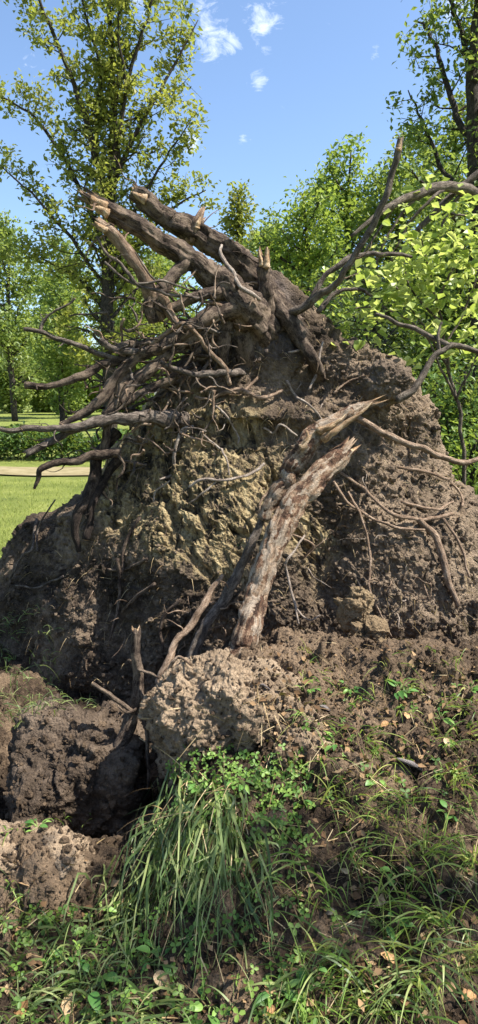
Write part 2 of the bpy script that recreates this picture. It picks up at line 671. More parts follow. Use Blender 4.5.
def H(x, y):
    x, y = np.atleast_1d(np.asarray(x, float)), np.atleast_1d(np.asarray(y, float))
    z = base_height(x, y)
    s = soil_mask(x, y)
    i = np.where(s > .001)[0]
    if len(i):
        p = np.stack([x[i], y[i], z[i]], 1)
        z[i] += s[i] * (.055 * fbm(p * 3.0, 3, .5, 2) + .03 * fbm(p * 9, 3, .55, 8)
                        + .040 * blocks(p, 5, 1, .8) + .020 * blocks(p, 14, 2, .8) + .010 * blocks(p, 32, 3, .8) + sstep(-.3, .4, fbm(p * 4, 2, .6, 6)) * (.022 * lumps(p, 22, 2) + .016 * lumps(p, 48, 3)))
    return z


def axis(dense_a, dense_b, step, lim_a, lim_b, growth=1.09):
    a = list(np.arange(dense_a, dense_b + step * .5, step))
    s, v = step, a[-1]
    up = []
    while v < lim_b:
        s *= growth
        v += s
        up.append(v)
    s, v = step, a[0]
    dn = []
    while v > lim_a:
        s *= growth
        v -= s
        dn.append(v)
    return np.array(dn[::-1] + a + up)


gx = axis(-1.5, 1.6, .0085, -400, 400, 1.07)
gy = axis(1.35, 3.75, .0085, -60, 900, 1.07)
XX, YY = np.meshgrid(gx, gy)
x, y = XX.ravel(), YY.ravel()
z = H(x, y)
nx, ny = len(gx), len(gy)
idx = (np.arange(ny - 1)[:, None] * nx + np.arange(nx - 1)[None]).ravel()
quads = np.stack([idx, idx + 1, idx + nx + 1, idx + nx], 1)
sm = soil_mask(x, y)
dry_sunlit = np.clip(1.6 * np.exp(-((x + .74) / .24) ** 2 - ((y - 2.2) / .2) ** 2) + .95 * sstep(2.1, 3.0, y) * sstep(0, .3, x) * np.clip(.6 + .6 * fbm(np.stack([x * 3, y * 3, x * 0], 1), 3, .6, 77), 0, 1), 0, 1)  # paler mound and upper bank: dry soil plus sunlight put into the colour
mb = MB()
mb.add(np.stack([x, y, z], 1), quads=quads, lawn=1 - sm, dry=dry_sunlit)
ground = put('ground', mb.mesh('ground', M_GROUND), kind='structure')
BV = {}


def make_bvh(name, v, q):
    BV[name] = BVHTree.FromPolygons(v.tolist(), q.tolist())


sel = (np.abs(x[quads[:, 0]]) < 3.2) & (y[quads[:, 0]] > .8) & (y[quads[:, 0]] < 6)
make_bvh('ground', np.stack([x, y, z], 1), quads[sel])

# ------------------------------------------------------------------ root plate: the soil mass
OUT = [(-45, 600), (-12, 570), (8, 545), (24, 527), (45, 514), (70, 503), (88, 492), (104, 470), (120, 447), (140, 425), (158, 392),
       (178, 362), (196, 330), (208, 302), (226, 278), (248, 268), (272, 270), (300, 288), (326, 314), (350, 338), (374, 348), (398, 362),
       (420, 388), (436, 418), (446, 450), (456, 480), (472, 498), (492, 520), (508, 560), (520, 620), (520, 690), (470, 740),
       (380, 765), (280, 775), (180, 780), (80, 790), (0, 780), (-50, 720), (-58, 650)]
pc = np.array([238.0, 545.0])
o = np.array(OUT, float) - pc
ang = np.unwrap(np.arctan2(o[:, 1], o[:, 0]))
if ang[-1] < ang[0]:
    ang, o = ang[::-1], o[::-1]
orad = np.linalg.norm(o, axis=1)
NTH, NFR, NBK = 860, 270, 60
th = np.linspace(0, 2 * np.pi, NTH, endpoint=False)
orr = np.interp(th, np.concatenate([ang - 2 * np.pi, ang, ang + 2 * np.pi]), np.tile(orad, 3))
s = np.concatenate([np.linspace(0.003, 1, NFR) ** .93, 1 + np.linspace(0, 1, NBK + 1)[1:]])
S, TH = np.meshgrid(s, th, indexing='ij')
front = S <= 1
rho = np.where(front, S, 2 - S)
rho = np.clip(rho, 0.003, 1)
PX = pc[0] + np.cos(TH) * orr[None] * rho
PY = pc[1] + np.sin(TH) * orr[None] * rho


def ga(cx, cy, sx, sy):
    return np.exp(-((PX - cx) / sx) ** 2 - ((PY - cy) / sy) ** 2)


def plate_depth():
    d = 3.78 + np.where(PY < 660, (660 - PY) / 370 * .80, (660 - PY) / 100 * .03)
    d = d + .42 * sstep(170, -30, PX) * sstep(440, 530, PY)
    d = d - .16 * ga(420, 560, 70, 90) - .08 * ga(180, 520, 90, 90) + .10 * ga(310, 392, 50, 22) - .10 * ga(270, 415, 70, 12)
    d = d - .10 * ga(385, 385, 22, 22) + .12 * ga(120, 600, 30, 70) - .10 * ga(60, 620, 50, 60) + .14 * ga(320, 560, 26, 60)
    d = d + .12 * ga(405, 440, 14, 40) - .13 * ga(262, 318, 46, 46)
    return d


dY = plate_depth()
cap = np.sqrt(np.clip(1 - rho ** 2, 0, 1))
dY = dY + (.55 - .27 * sstep(480, 380, PY)) * (1 - cap) + np.where(front, 0, .95 * cap)
c_, s_ = math.cos(PITCH), math.sin(PITCH)
ra, rb = (PX - CX) / F, (CY - PY) / F
fy = c_ + rb * s_
V = np.stack([ra / fy * dY, dY, CAM_Z + (-s_ + rb * c_) / fy * dY], -1)
NR = len(s)


def grid_normals(V):
    du = np.gradient(V, axis=0)
    dv = (np.roll(V, -1, 1) - np.roll(V, 1, 1)) * .5
    n = np.cross(dv, du)
    n /= np.linalg.norm(n, axis=2)[..., None] + 1e-12
    return n


nrm = grid_normals(V)
if np.mean(nrm[NFR // 2, :, 1]) > 0:
    nrm = -nrm
pv = V.reshape(-1, 3)
ochre = (ga(190, 500, 95, 85) + .8 * ga(150, 440, 50, 50) + .5 * ga(320, 560, 35, 70) + .35 * ga(230, 420, 60, 30)).ravel()
ochre = sstep(.32, .62, ochre + .35 * fbm(pv * 3, 3, .6, 14)) * np.where(front, 1, 0).ravel()
wood = (ga(250, 300, 40, 40) + .9 * ga(280, 335, 36, 36)).ravel()
wood = sstep(.35, .7, wood + .25 * fbm(pv * 4, 3, .6, 19))
dry = (1.0 * ga(425, 480, 75, 130) + .8 * ga(350, 365, 50, 22) + .9 * ga(255, 398, 50, 12) + .5 * ga(440, 580, 60, 60) + .8 * ga(95, 490, 18, 18)).ravel()  # drier soil, with the sunlit rim, ledge and notch put into the colour
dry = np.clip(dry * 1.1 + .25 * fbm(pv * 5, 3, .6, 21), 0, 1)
lump_amt = (1 - .8 * ochre) * (1 - .7 * wood)
rr_ = (pv @ np.array([[.8, 0, .6], [0, 1, 0], [-.6, 0, .8]]).T)
strat = fbm(rr_ * (11, 11, 4.5), 4, .55, 31, True)
strat2 = fbm(rr_ * (30, 30, 13), 3, .55, 33, True)
disp = .06 * fbm(pv * 2.1, 3, .5, 41) + (.030 - .018 * ochre) * fbm(pv * 6, 3, .55, 43)
crumb = sstep(-.35, .45, fbm(pv * 2.6, 3, .6, 61))
disp += lump_amt * (.024 * blocks(pv, 5.5, 5) + .010 * blocks(pv, 13, 6) + .009 * blocks(pv, 34, 7)
                    + crumb * (.005 * lumps(pv, 24, 8) + .008 * lumps(pv, 56, 7) + .006 * lumps(pv, 85, 9)) + .014 * fbm(pv * 13, 4, .6, 47, True))
disp += ochre * (.012 * strat + .010 * strat2 + .010 * blocks(rr_ * (1, 1, .3), 8, 15) + .010 * blocks(rr_ * (1, 1, .3), 24, 16) - .05 * sstep(.45, .72, fbm(rr_ * (6, 6, 2.0), 3, .5, 37, True)))
disp += wood * (.03 * fbm(pv * (14, 14, 3.5), 3, .6, 52, True))
V = V + nrm * disp.reshape(NR, NTH)[..., None]
k = np.arange(NR - 1)[:, None] * NTH
a = np.arange(NTH)[None]
a2 = (a + 1) % NTH
quads = np.stack([k + a, k + NTH + a, k + NTH + a2, k + a2], -1).reshape(-1, 4)
root_plate = thing('uprooted_root_plate', 'huge upturned root plate of a fallen tree, soil with broken roots standing on edge', 'root plate', (.1, 4.2, 0))
mb = MB()
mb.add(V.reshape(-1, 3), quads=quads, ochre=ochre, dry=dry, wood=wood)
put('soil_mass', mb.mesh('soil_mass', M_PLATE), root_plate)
make_bvh('plate', V.reshape(-1, 3), quads[:(NFR - 1) * NTH])


def hit(px, py, only=None):
    d = Vector(pray(px, py)).normalized()
    best = None
    for nme, b in BV.items():
        if only and nme not in only:
            continue
        loc, nor, _, dist = b.ray_cast(Vector((0, 0, CAM_Z)), d, 60)
        if loc is not None and (best is None or dist < best[2]):
            best = (loc, nor, dist)
    if best is None:
        return None
    n = best[1]
    if n.dot(d) > 0:
        n = -n
    return np.array(best[0]), np.array(n)


# ------------------------------------------------------------------ clods
def clod(name, label, cpx, size, mat, tilt=(0, 0, 0), seed=0, nth=190, nph=120, power=2.6, amp=1.0, dryness=.4, center=None, bvh=True):
    c = np.array(center)
    ph = np.linspace(0.01, np.pi - .01, nph)
    t = np.linspace(0, 2 * np.pi, nth, endpoint=False)
    PHI, T = np.meshgrid(ph, t, indexing='ij')
    d = np.stack([np.sin(PHI) * np.cos(T), np.sin(PHI) * np.sin(T), np.cos(PHI)], -1)
    r = 1 / (np.abs(d) ** power).sum(-1) ** (1 / power)
    v = d * r[..., None] * np.array(size)
    from mathutils import Euler
    R = np.array(Euler(tilt).to_matrix())
    v = v @ R.T
    n = (d / np.array(size)) @ R.T
    n /= np.linalg.norm(n, axis=2)[..., None]
    q = (v + seed * 3.3).reshape(-1, 3)
    m = float(np.mean(size))
    cm = sstep(-.3, .4, fbm(q * 5, 3, .6, seed + 3))
    disp = m * amp * (.30 * fbm(q * 1.1 / m, 3, .5, seed)) + amp * (.030 * blocks(q, 6, seed, .9) + .009 * blocks(q, 17, seed + 1, .8)) + .008 * blocks(q, 40, seed + 2)
    disp = disp + cm * (.008 * lumps(q, 34, seed + 1) + .010 * lumps(q, 66, seed + 2)) + .014 * fbm(q * 24, 4, .65, seed + 5)
    v = v + n * disp.reshape(nph, nth)[..., None] + c
    kk = np.arange(nph - 1)[:, None] * nth
    aa = np.arange(nth)[None]
    ab = (aa + 1) % nth
    qd = np.stack([kk + aa, kk + nth + aa, kk + nth + ab, kk + ab], -1).reshape(-1, 4)
    mbb = MB()
    mbb.add(v.reshape(-1, 3), quads=qd, dry=np.full(nph * nth, dryness))
    oo = put(name, mbb.mesh(name, mat), None, None, label, 'clod')
    if bvh:
        make_bvh(name + str(seed), v.reshape(-1, 3), qd)
    return oo


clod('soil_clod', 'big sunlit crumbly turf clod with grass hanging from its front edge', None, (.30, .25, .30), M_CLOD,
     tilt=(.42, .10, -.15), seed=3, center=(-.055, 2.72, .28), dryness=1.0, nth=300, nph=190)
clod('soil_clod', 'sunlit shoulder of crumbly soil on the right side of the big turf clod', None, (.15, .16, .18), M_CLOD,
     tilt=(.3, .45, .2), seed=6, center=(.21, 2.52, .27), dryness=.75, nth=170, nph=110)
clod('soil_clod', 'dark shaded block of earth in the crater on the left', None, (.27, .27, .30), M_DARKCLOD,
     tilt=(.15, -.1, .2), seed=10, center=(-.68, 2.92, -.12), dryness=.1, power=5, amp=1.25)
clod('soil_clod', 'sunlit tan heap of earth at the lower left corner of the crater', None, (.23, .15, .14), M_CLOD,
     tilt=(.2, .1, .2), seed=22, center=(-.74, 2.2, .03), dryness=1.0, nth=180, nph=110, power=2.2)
clod('soil_clod', 'pale ochre lump of clay at the foot of the root plate', None, (.085, .08, .12), M_PALECLOD,
     tilt=(.1, .2, 0), seed=12, center=tuple(P(357, 606, 3.46)), dryness=.2, nth=120, nph=80)
clod('soil_clod', 'small pale clod resting on the crest below the clay lump', None, (.09, .07, .06), M_PALECLOD,
     tilt=(0, .1, .3), seed=14, center=tuple(P(368, 634, 3.3)), dryness=.3, nth=90, nph=60)
clod('soil_clod', 'smooth brown knob of clay sticking to the top right rim of the root plate', None, (.115, .12, .12), M_CLOD2,
     tilt=(.2, .4, 0), seed=17, center=tuple(P(384, 383, 4.28)), dryness=0, nth=110, nph=80)

# ------------------------------------------------------------------ woody roots, traced
def snap(px, py, off=0.0):
    h = hit(px, py, ('plate',))
    if h is None:
        return P(px, py, 4.5)
    return h[0] + h[1] * off


def mpx(Y):
    return Y / F


nroot = [0]


def root(pts, mat=M_ROOT, name='root', jag=0.0, sides=12, rough=.2, knot=.26, wob=.018, parent=None, label=None, flat=1.0, dens=5):
    """pts: (px, py, Y, radius in px)"""
    nroot[0] += 1
    w = [P(a, b, Y) for a, b, Y, r in pts]
    rad = [r * (.88 if name == 'root' else 1) * mpx(Y) for a, b, Y, r in pts]
    mbb = MB()
    tube(mbb, w, rad, sides=sides, n=max(8, len(pts) * dens), rough=rough, knot=knot, wob=wob, jag=jag, endmat=1, seed=nroot[0])
    ob = put(name, mbb.mesh(name, [mat, M_WOOD]), root_plate if parent is None else parent, label=label)
    if name == 'root' and parent is None:
        c, r = catmull(w, rad, 40)
        rq = np.random.default_rng(nroot[0] + 500)
        for _ in range(int(rq.integers(2, 5))):
            i = int(rq.integers(8, 38))
            tg = c[i + 1] - c[i]
            tg = tg / (np.linalg.norm(tg) + 1e-9)
            d = rq.normal(size=3)
            d = d - tg * np.dot(d, tg)
            d = d / np.linalg.norm(d) + tg * .5
            q, L = [c[i]], min(.04 + r[i] * 2.5, .13) * rq.uniform(.6, 1.8)
            for kk in range(4):
                d = d / np.linalg.norm(d)
                q.append(q[-1] + d * L / 3)
                d = d + rq.normal(size=3) * .55
            r0 = min(r[i] * .45, .009) * rq.uniform(.5, 1)
            mm = MB()
            tube(mm, q, [r0, r0 * .8, r0 * .6, r0 * .45, r0 * .2], sides=5, n=12, rough=.15, wob=.006, seed=i)
            put('rootlet', mm.mesh('rootlet', [mat if rq.random() < .5 else M_ROOTLET, M_WOOD]), ob)
    return ob


R_ = root
# the largest broken roots at the top
R_([(290, 385, 5.0, 30), (268, 345, 4.66, 26), (244, 312, 4.44, 20), (222, 287, 4.36, 15.5), (196, 263, 4.34, 13), (166, 244, 4.30, 12), (140, 228, 4.27, 10.5), (112, 212, 4.24, 9.5), (96, 202, 4.22, 7)],
   jag=.05, sides=44, rough=.3, knot=.2, dens=20, label='thickest broken root with a pale splintered tip')
R_([(285, 330, 4.6, 24), (268, 298, 4.6, 18), (250, 272, 4.58, 15), (220, 248, 4.56, 13.5), (188, 230, 4.52, 13), (160, 212, 4.48, 11), (143, 199, 4.45, 10), (134, 194, 4.44, 8)],
   jag=.012, sides=40, rough=.3, knot=.24, dens=20, label='second thick root with a blunt sawn-looking end')
R_([(270, 330, 4.55, 11), (265, 300, 4.5, 9), (263, 276, 4.47, 7.5), (264, 256, 4.45, 5.5)], jag=.025, sides=16, rough=.35, dens=8, label='upright splintered shard of wood')
R_([(188, 242, 4.52, 8), (194, 230, 4.5, 6.5), (198, 221, 4.5, 5.5)], jag=.03, mat=M_ROOTLET)
R_([(160, 320, 4.25, 8), (153, 300, 4.22, 8), (141, 272, 4.2, 7.5), (128, 252, 4.18, 7.5), (112, 236, 4.16, 7), (99, 225, 4.15, 5.5)], jag=.02, sides=14, mat=M_ROOTLET)
R_([(186, 262, 4.3, 9), (172, 278, 4.26, 8.5), (158, 296, 4.22, 9), (150, 306, 4.2, 8), (154, 322, 4.22, 6)], sides=14)
R_([(222, 292, 4.34, 8), (204, 296, 4.28, 6), (186, 300, 4.24, 6), (170, 307, 4.22, 6), (158, 300, 4.2, 5)], sides=12)
R_([(238, 306, 4.36, 12), (214, 314, 4.3, 10), (192, 328, 4.26, 9), (168, 342, 4.22, 8), (146, 352, 4.2, 8), (126, 368, 4.16, 7), (112, 386, 4.14, 6.5), (96, 404, 4.1, 5.5), (74, 418, 4.08, 4), (60, 425, 4.06, 2.5)], sides=14)
R_([(210, 336, 4.38, 7), (186, 343, 4.3, 6), (160, 342, 4.26, 5.5), (138, 344, 4.2, 5), (112, 350, 4.16, 4.5)], sides=10)
R_([(150, 356, 4.22, 4), (124, 357, 4.18, 3.4), (104, 355, 4.14, 3.2), (84, 347, 4.1, 3), (62, 341, 4.06, 2.8), (42, 331, 4.03, 2.6), (24, 329, 4, 2.2)], sides=8, mat=M_GREYROOT)
R_([(40, 331, 4.03, 2), (46, 318, 4.03, 1.6), (60, 308, 4.03, 1.4), (75, 298, 4.03, 1)], sides=6, mat=M_GREYROOT)
R_([(150, 352, 4.24, 5), (132, 358, 4.2, 5), (110, 362, 4.15, 5), (90, 373, 4.1, 4.6), (66, 382, 4.05, 4.2), (46, 386, 4.02, 3.8), (25, 385, 4, 4)], sides=11, mat=M_ROOT)
R_([(215, 424, 4.7, 11), (176, 420, 4.32, 9), (150, 418, 4.16, 7.5), (124, 418, 4.08, 7), (98, 421, 4.03, 6.2), (70, 427, 3.98, 5), (48, 429, 3.95, 3.2), (30, 430, 3.93, 3), (10, 430, 3.9, 2.6), (-12, 426, 3.88, 2.2)], sides=14, mat=M_GREYROOT)
R_([(80, 424, 4.0, 3), (60, 427, 3.98, 3), (36, 427, 3.95, 2)], sides=8, mat=M_GREYROOT)
R_([(96, 420, 4.06, 5), (70, 431, 4.0, 4.6), (50, 441, 3.97, 4.2), (27, 454, 3.94, 4)], sides=10, mat=M_GREYROOT, jag=.01)
R_([(120, 452, 4.12, 6), (98, 452, 4.06, 5.5), (80, 460, 4.02, 5), (60, 463, 3.98, 4.2), (42, 468, 3.95, 3.6), (38, 477, 3.94, 3), (34, 489, 3.93, 1.6)], sides=11, mat=M_ROOT)
R_([(118, 432, 4.3, 7), (98, 456, 4.24, 7), (93, 480, 4.2, 7), (88, 498, 4.16, 7), (78, 514, 4.12, 6), (75, 532, 4.1, 4.5), (79, 552, 4.1, 3)], sides=14, mat=M_DARKROOT)
R_([(120, 458, 4.3, 6), (102, 486, 4.2, 5.5), (92, 510, 4.14, 5), (86, 540, 4.1, 4)], sides=10, mat=M_DARKROOT)
R_([(205, 332, 4.34, 7), (176, 348, 4.26, 7), (152, 366, 4.2, 6.5), (132, 386, 4.16, 6), (118, 402, 4.12, 5.5), (104, 416, 4.1, 4)], sides=12)
R_([(128, 372, 4.2, 6), (114, 400, 4.14, 6), (108, 425, 4.1, 5.5), (104, 450, 4.1, 5)], sides=10)
R_([(196, 352, 4.36, 6), (172, 378, 4.24, 5), (148, 388, 4.2, 5), (128, 402, 4.14, 4), (108, 412, 4.1, 3)], sides=10)
R_([(250, 374, 4.6, 4), (232, 372, 4.30, 4), (212, 374, 4.22, 4), (190, 374, 4.18, 3.6), (176, 370, 4.16, 3), (160, 362, 4.14, 2.4)], sides=8, mat=M_GREYROOT)
R_([(150, 345, 4.2, 2.4), (170, 330, 4.2, 2.6), (186, 326, 4.2, 2.6), (204, 345, 4.22, 2.4), (222, 366, 4.25, 3), (230, 385, 4.25, 2.6)], sides=7, mat=M_ROOTLET)
R_([(97, 236, 4.14, 1.6), (106, 252, 4.13, 1.8), (120, 262, 4.12, 2), (134, 281, 4.12, 2), (152, 289, 4.13, 2), (170, 295, 4.15, 2), (192, 296, 4.2, 1.6)], sides=6, mat=M_GREYROOT)
R_([(105, 262, 4.12, 1.2), (122, 276, 4.11, 1.6), (140, 284, 4.11, 1.6), (164, 282, 4.13, 1.4), (190, 290, 4.17, 1.2)], sides=6, mat=M_GREYROOT)
R_([(160, 296, 4.19, 5), (172, 318, 4.2, 5), (180, 330, 4.22, 4)], sides=8, mat=M_ROOTLET)
R_([(100, 340, 4.12, 3), (112, 350, 4.13, 4), (130, 352, 4.16, 4.6), (152, 350, 4.2, 5)], sides=8, mat=M_GREYROOT)
R_([(222, 245, 4.42, 1.6), (221, 254, 4.38, 2), (232, 272, 4.32, 2.4), (238, 285, 4.3, 2.6), (249, 293, 4.3, 2.6), (260, 300, 4.34, 2)], sides=8, mat=M_PALEROOT)
# woody collar with its buttresses
R_([(258, 268, 4.75, 10), (262, 290, 4.78, 18), (268, 325, 4.86, 24), (276, 370, 5.0, 24), (286, 410, 5.2, 20)], sides=40, rough=.28, knot=.2, dens=14, name='root_collar', label='dark woody collar where the roots meet')
R_([(262, 288, 4.6, 8), (285, 315, 4.51, 9), (300, 338, 4.46, 9), (313, 362, 4.45, 8), (325, 392, 4.8, 8)], sides=16, mat=M_ROOT, rough=.3, dens=8)
R_([(240, 300, 4.52, 13), (245, 335, 4.50, 13), (250, 368, 4.55, 11), (252, 398, 4.8, 10)], sides=22, rough=.3, dens=10)
R_([(262, 310, 4.56, 8), (270, 342, 4.54, 8), (276, 370, 4.6, 7), (280, 400, 4.8, 8)], sides=18, rough=.3, dens=10, mat=M_GREYROOT)
R_([(228, 296, 4.46, 8), (226, 330, 4.42, 8), (222, 362, 4.44, 7), (214, 392, 4.8, 6)], sides=16, rough=.3, dens=10)
R_([(280, 322, 4.6, 5), (300, 310, 4.46, 4.6), (319, 297, 4.4, 4.2), (336, 281, 4.34, 3.8), (351, 262, 4.3, 3.6), (366, 239, 4.27, 3.5), (380, 210, 4.25, 3.5), (392, 178, 4.23, 3.7), (398, 152, 4.22, 3.7), (400, 141, 4.22, 3.3)],
   sides=12, mat=M_BRANCH, jag=.012, rough=.1, wob=.02, label='long thin upright root with a pale broken tip')
R_([(310, 302, 4.4, 3.6), (326, 276, 4.42, 3), (345, 259, 4.45, 3), (362, 253, 4.48, 2.8), (385, 254, 4.5, 2.4), (412, 257, 4.55, 1.6)], sides=8, mat=M_GREYROOT)
R_([(318, 312, 4.4, 3), (336, 292, 4.45, 2.4), (352, 290, 4.5, 2), (372, 296, 4.55, 1.4)], sides=6, mat=M_GREYROOT)
# the central flaky log and its splintered upper half
R_([(226, 700, 3.00, 15), (238, 660, 3.14, 14.5), (251, 618, 3.24, 12.8), (263, 576, 3.34, 12.6), (274, 540, 3.42, 12.6), (291, 508, 3.50, 12.6), (316, 480, 3.58, 11.8), (336, 461, 3.66, 11), (346, 450, 3.70, 8)],
   mat=M_LOG, jag=.03, sides=44, rough=.2, knot=.14, dens=18, name='log', label='thick flaky barked log leaning up the middle of the root plate')
R_([(262, 520, 3.62, 6), (280, 490, 3.66, 9), (296, 462, 3.68, 11), (312, 438, 3.70, 12), (330, 424, 3.72, 10), (350, 412, 3.74, 7), (368, 404, 3.78, 3)],
   mat=M_LOG, jag=.05, sides=22, rough=.3, knot=.2, dens=9, label='splintered upper half of the broken log')
for (a, b) in [((300, 448), (316, 428)), ((304, 452), (306, 430)), ((318, 432), (346, 414)), ((322, 440), (372, 402))]:
    R_([(a[0], a[1], 3.64, 4), ((a[0] + b[0]) / 2, (a[1] + b[1]) / 2 + 2, 3.64, 3), (b[0], b[1], 3.65, .8)], mat=M_WOOD, sides=6, name='splinter', rough=.3)
R_([(182, 690, 3.35, 6.5), (192, 655, 3.42, 6.5), (205, 626, 3.48, 6), (226, 598, 3.54, 6), (240, 570, 3.58, 5.5), (250, 545, 3.6, 5), (262, 520, 3.62, 4)], mat=M_GREYROOT, sides=14, dens=8)
R_([(158, 685, 3.38, 4.5), (166, 664, 3.42, 4.6), (180, 638, 3.5, 4.6), (197, 616, 3.56, 4.2), (214, 588, 3.62, 3.6), (222, 575, 3.66, 2.4)], mat=M_ROOTLET, sides=10)
for (a, b, Y, r) in [((106, 208), (84, 193), 4.19, 5.5), ((108, 214), (90, 205), 4.17, 4.5), ((104, 206), (80, 191), 4.22, 3.5), ((146, 200), (131, 192), 4.40, 5), ((106, 231), (95, 222), 4.12, 4),
                     ((398, 150), (401, 138), 4.2, 3.2), ((266, 268), (267, 247), 4.42, 4), ((262, 266), (259, 250), 4.42, 3), ((196, 228), (200, 217), 4.47, 4)]:
    R_([(a[0], a[1], Y, r), ((a[0] + b[0]) / 2, (a[1] + b[1]) / 2 + 1, Y, r * .75), (b[0], b[1], Y, r * .25)], mat=M_WOOD, sides=7, name='splinter', rough=.35, wob=.004)
# right hand roots lying over the soil
R_([(352, 414, 3.84, 4), (366, 424, 3.78, 4), (384, 434, 3.74, 3.8), (406, 441, 3.72, 3.6), (430, 453, 3.72, 3.4), (456, 460, 3.74, 3.2), (492, 457, 3.78, 2.8)], mat=M_ROOTLET, sides=10, knot=.1)


def over(pts, off=.035, **kw):
    """a thin root lying against the root plate, pixel points with radii"""
    w = [snap(a, b, off) for a, b, r in pts]
    nroot[0] += 1
    mbb = MB()
    rad = [r * .82 * mpx(float(q[1])) for q, (a, b, r) in zip(w, pts)]
    tube(mbb, w, rad, sides=kw.get('sides', 6), n=max(8, len(pts) * 5), rough=.15, knot=.2, wob=kw.get('wob', .013), seed=nroot[0])
    return put(kw.get('name', 'rootlet'), mbb.mesh('rootlet', [kw.get('mat', M_ROOTLET), M_WOOD]), root_plate)


for pts, kw in [
    ([(346, 468, 2), (356, 490, 2.2), (374, 506, 2.2), (402, 520, 2.6), (430, 516, 2.6), (456, 520, 2.2)], dict(off=.07)),
    ([(340, 484, 1.6), (352, 508, 1.8), (376, 521, 1.8), (394, 527, 1.8), (424, 537, 1.4)], dict(off=.07)),
    ([(350, 495, 1.6), (361, 523, 1.6), (366, 558, 1.6), (370, 590, 1.5), (386, 640, 1.2)], dict(off=.06)),
    ([(416, 522, 4), (433, 546, 4.4), (444, 576, 4.4), (451, 602, 3.4)], dict(off=.05, sides=10)),
    ([(438, 522, 2), (455, 548, 2), (466, 576, 1.6)], dict(off=.05)),
    ([(392, 470, 2), (420, 474, 2.2), (442, 478, 1.8)], dict(off=.05)),
    ([(404, 502, 2), (428, 512, 2), (444, 500, 1.6)], dict(off=.06)),
    ([(448, 484, 1.6), (458, 500, 1.6), (462, 508, 1.4)], dict(off=.03)),
    ([(196, 424, 2.8), (180, 438, 2.6), (173, 456, 2.4), (167, 474, 2.2), (160, 480, 1.2)], dict(off=.05, mat=M_PALEROOT)),
    ([(205, 428, 1.6), (216, 444, 1.6), (226, 458, 1.4), (233, 476, 1)], dict(off=.05, mat=M_PALEROOT)),
    ([(268, 468, 1.8), (250, 478, 1.8), (228, 484, 1.8), (206, 486, 2), (194, 494, 1.8)], dict(off=.06, mat=M_PALEROOT)),
    ([(222, 484, 1.2), (208, 490, 1.2), (196, 498, 1)], dict(off=.05, mat=M_PALEROOT)),
    ([(218, 392, 3), (238, 392, 3), (258, 396, 2.6), (278, 396, 2)], dict(off=.05)),
    ([(200, 404, 1.6), (220, 398, 2), (244, 392, 2), (262, 384, 1.8)], dict(off=.05)),
    ([(286, 384, 1.8), (296, 396, 1.8), (308, 408, 1.6), (322, 420, 1.6)], dict(off=.04, mat=M_PALEROOT)),
    ([(306, 388, 1.6), (310, 374, 1.6), (318, 356, 1.4), (320, 348, 1.2)], dict(off=.06, mat=M_PALEROOT)),
    ([(290, 356, 1.4), (302, 352, 1.4), (314, 350, 1.2)], dict(off=.06, mat=M_PALEROOT)),
    ([(262, 428, 1.4), (274, 434, 1.4), (284, 424, 1.4), (298, 438, 1.2)], dict(off=.04, mat=M_PALEROOT)),
    ([(330, 394, 1.4), (346, 380, 1.4), (360, 376, 1.2)], dict(off=.03)),
    ([(358, 408, 2), (368, 396, 2), (374, 390, 1.5)], dict(off=.03)),
    ([(262, 492, 1.4), (260, 516, 1.4), (258, 545, 1)], dict(off=.1)),
    ([(290, 540, 1.4), (291, 565, 1.6), (288, 590, 1.6), (292, 612, 1.4)], dict(off=.12, mat=M_PALEROOT)),
    ([(290, 590, 1.4), (300, 606, 1.3), (312, 612, 1)], dict(off=.1, mat=M_PALEROOT)),
    ([(286, 535, 1.5), (298, 552, 1.5), (310, 556, 1.2), (326, 552, .8)], dict(off=.1)),
    ([(210, 400, 1.4), (225, 410, 1.4), (234, 432, 1.4), (236, 446, 1)], dict(off=.05, mat=M_PALEROOT)),
    ([(150, 500, 1), (160, 492, 1.2), (172, 486, 1)], dict(off=.05, mat=M_PALEROOT)),
    ([(120, 470, 1.6), (130, 462, 2), (148, 462, 1.8)], dict(off=.04, mat=M_ROOTLET)),
    ([(44, 520, 1.6), (36, 545, 1.6), (24, 565, 1.4), (8, 582, 1)], dict(off=.08, mat=M_GREYROOT)),
    ([(62, 572, 1.4), (44, 580, 1.5), (22, 590, 1)], dict(off=.08, mat=M_GREYROOT)),
    ([(55, 500, 1), (42, 530, 1.3), (40, 545, 1.2)], dict(off=.08, mat=M_GREYROOT)),
    ([(150, 560, 2.2), (128, 566, 2), (108, 574, 1.6)], dict(off=.04, mat=M_ROOT)),
    ([(160, 580, 2.4), (138, 600, 2.2), (120, 612, 1.6)], dict(off=.04, mat=M_ROOT)),
    ([(126, 560, 2.4), (118, 590, 2.2), (110, 640, 1.6)], dict(off=.06, mat=M_ROOT)),
    ([(146, 520, 2.6), (130, 545, 2.4), (124, 575, 2)], dict(off=.04, mat=M_ROOT)),
    ([(180, 600, 2.6), (168, 622, 2.6), (160, 650, 2.2)], dict(off=.06, mat=M_ROOT)),
]:
    over(pts, **kw)

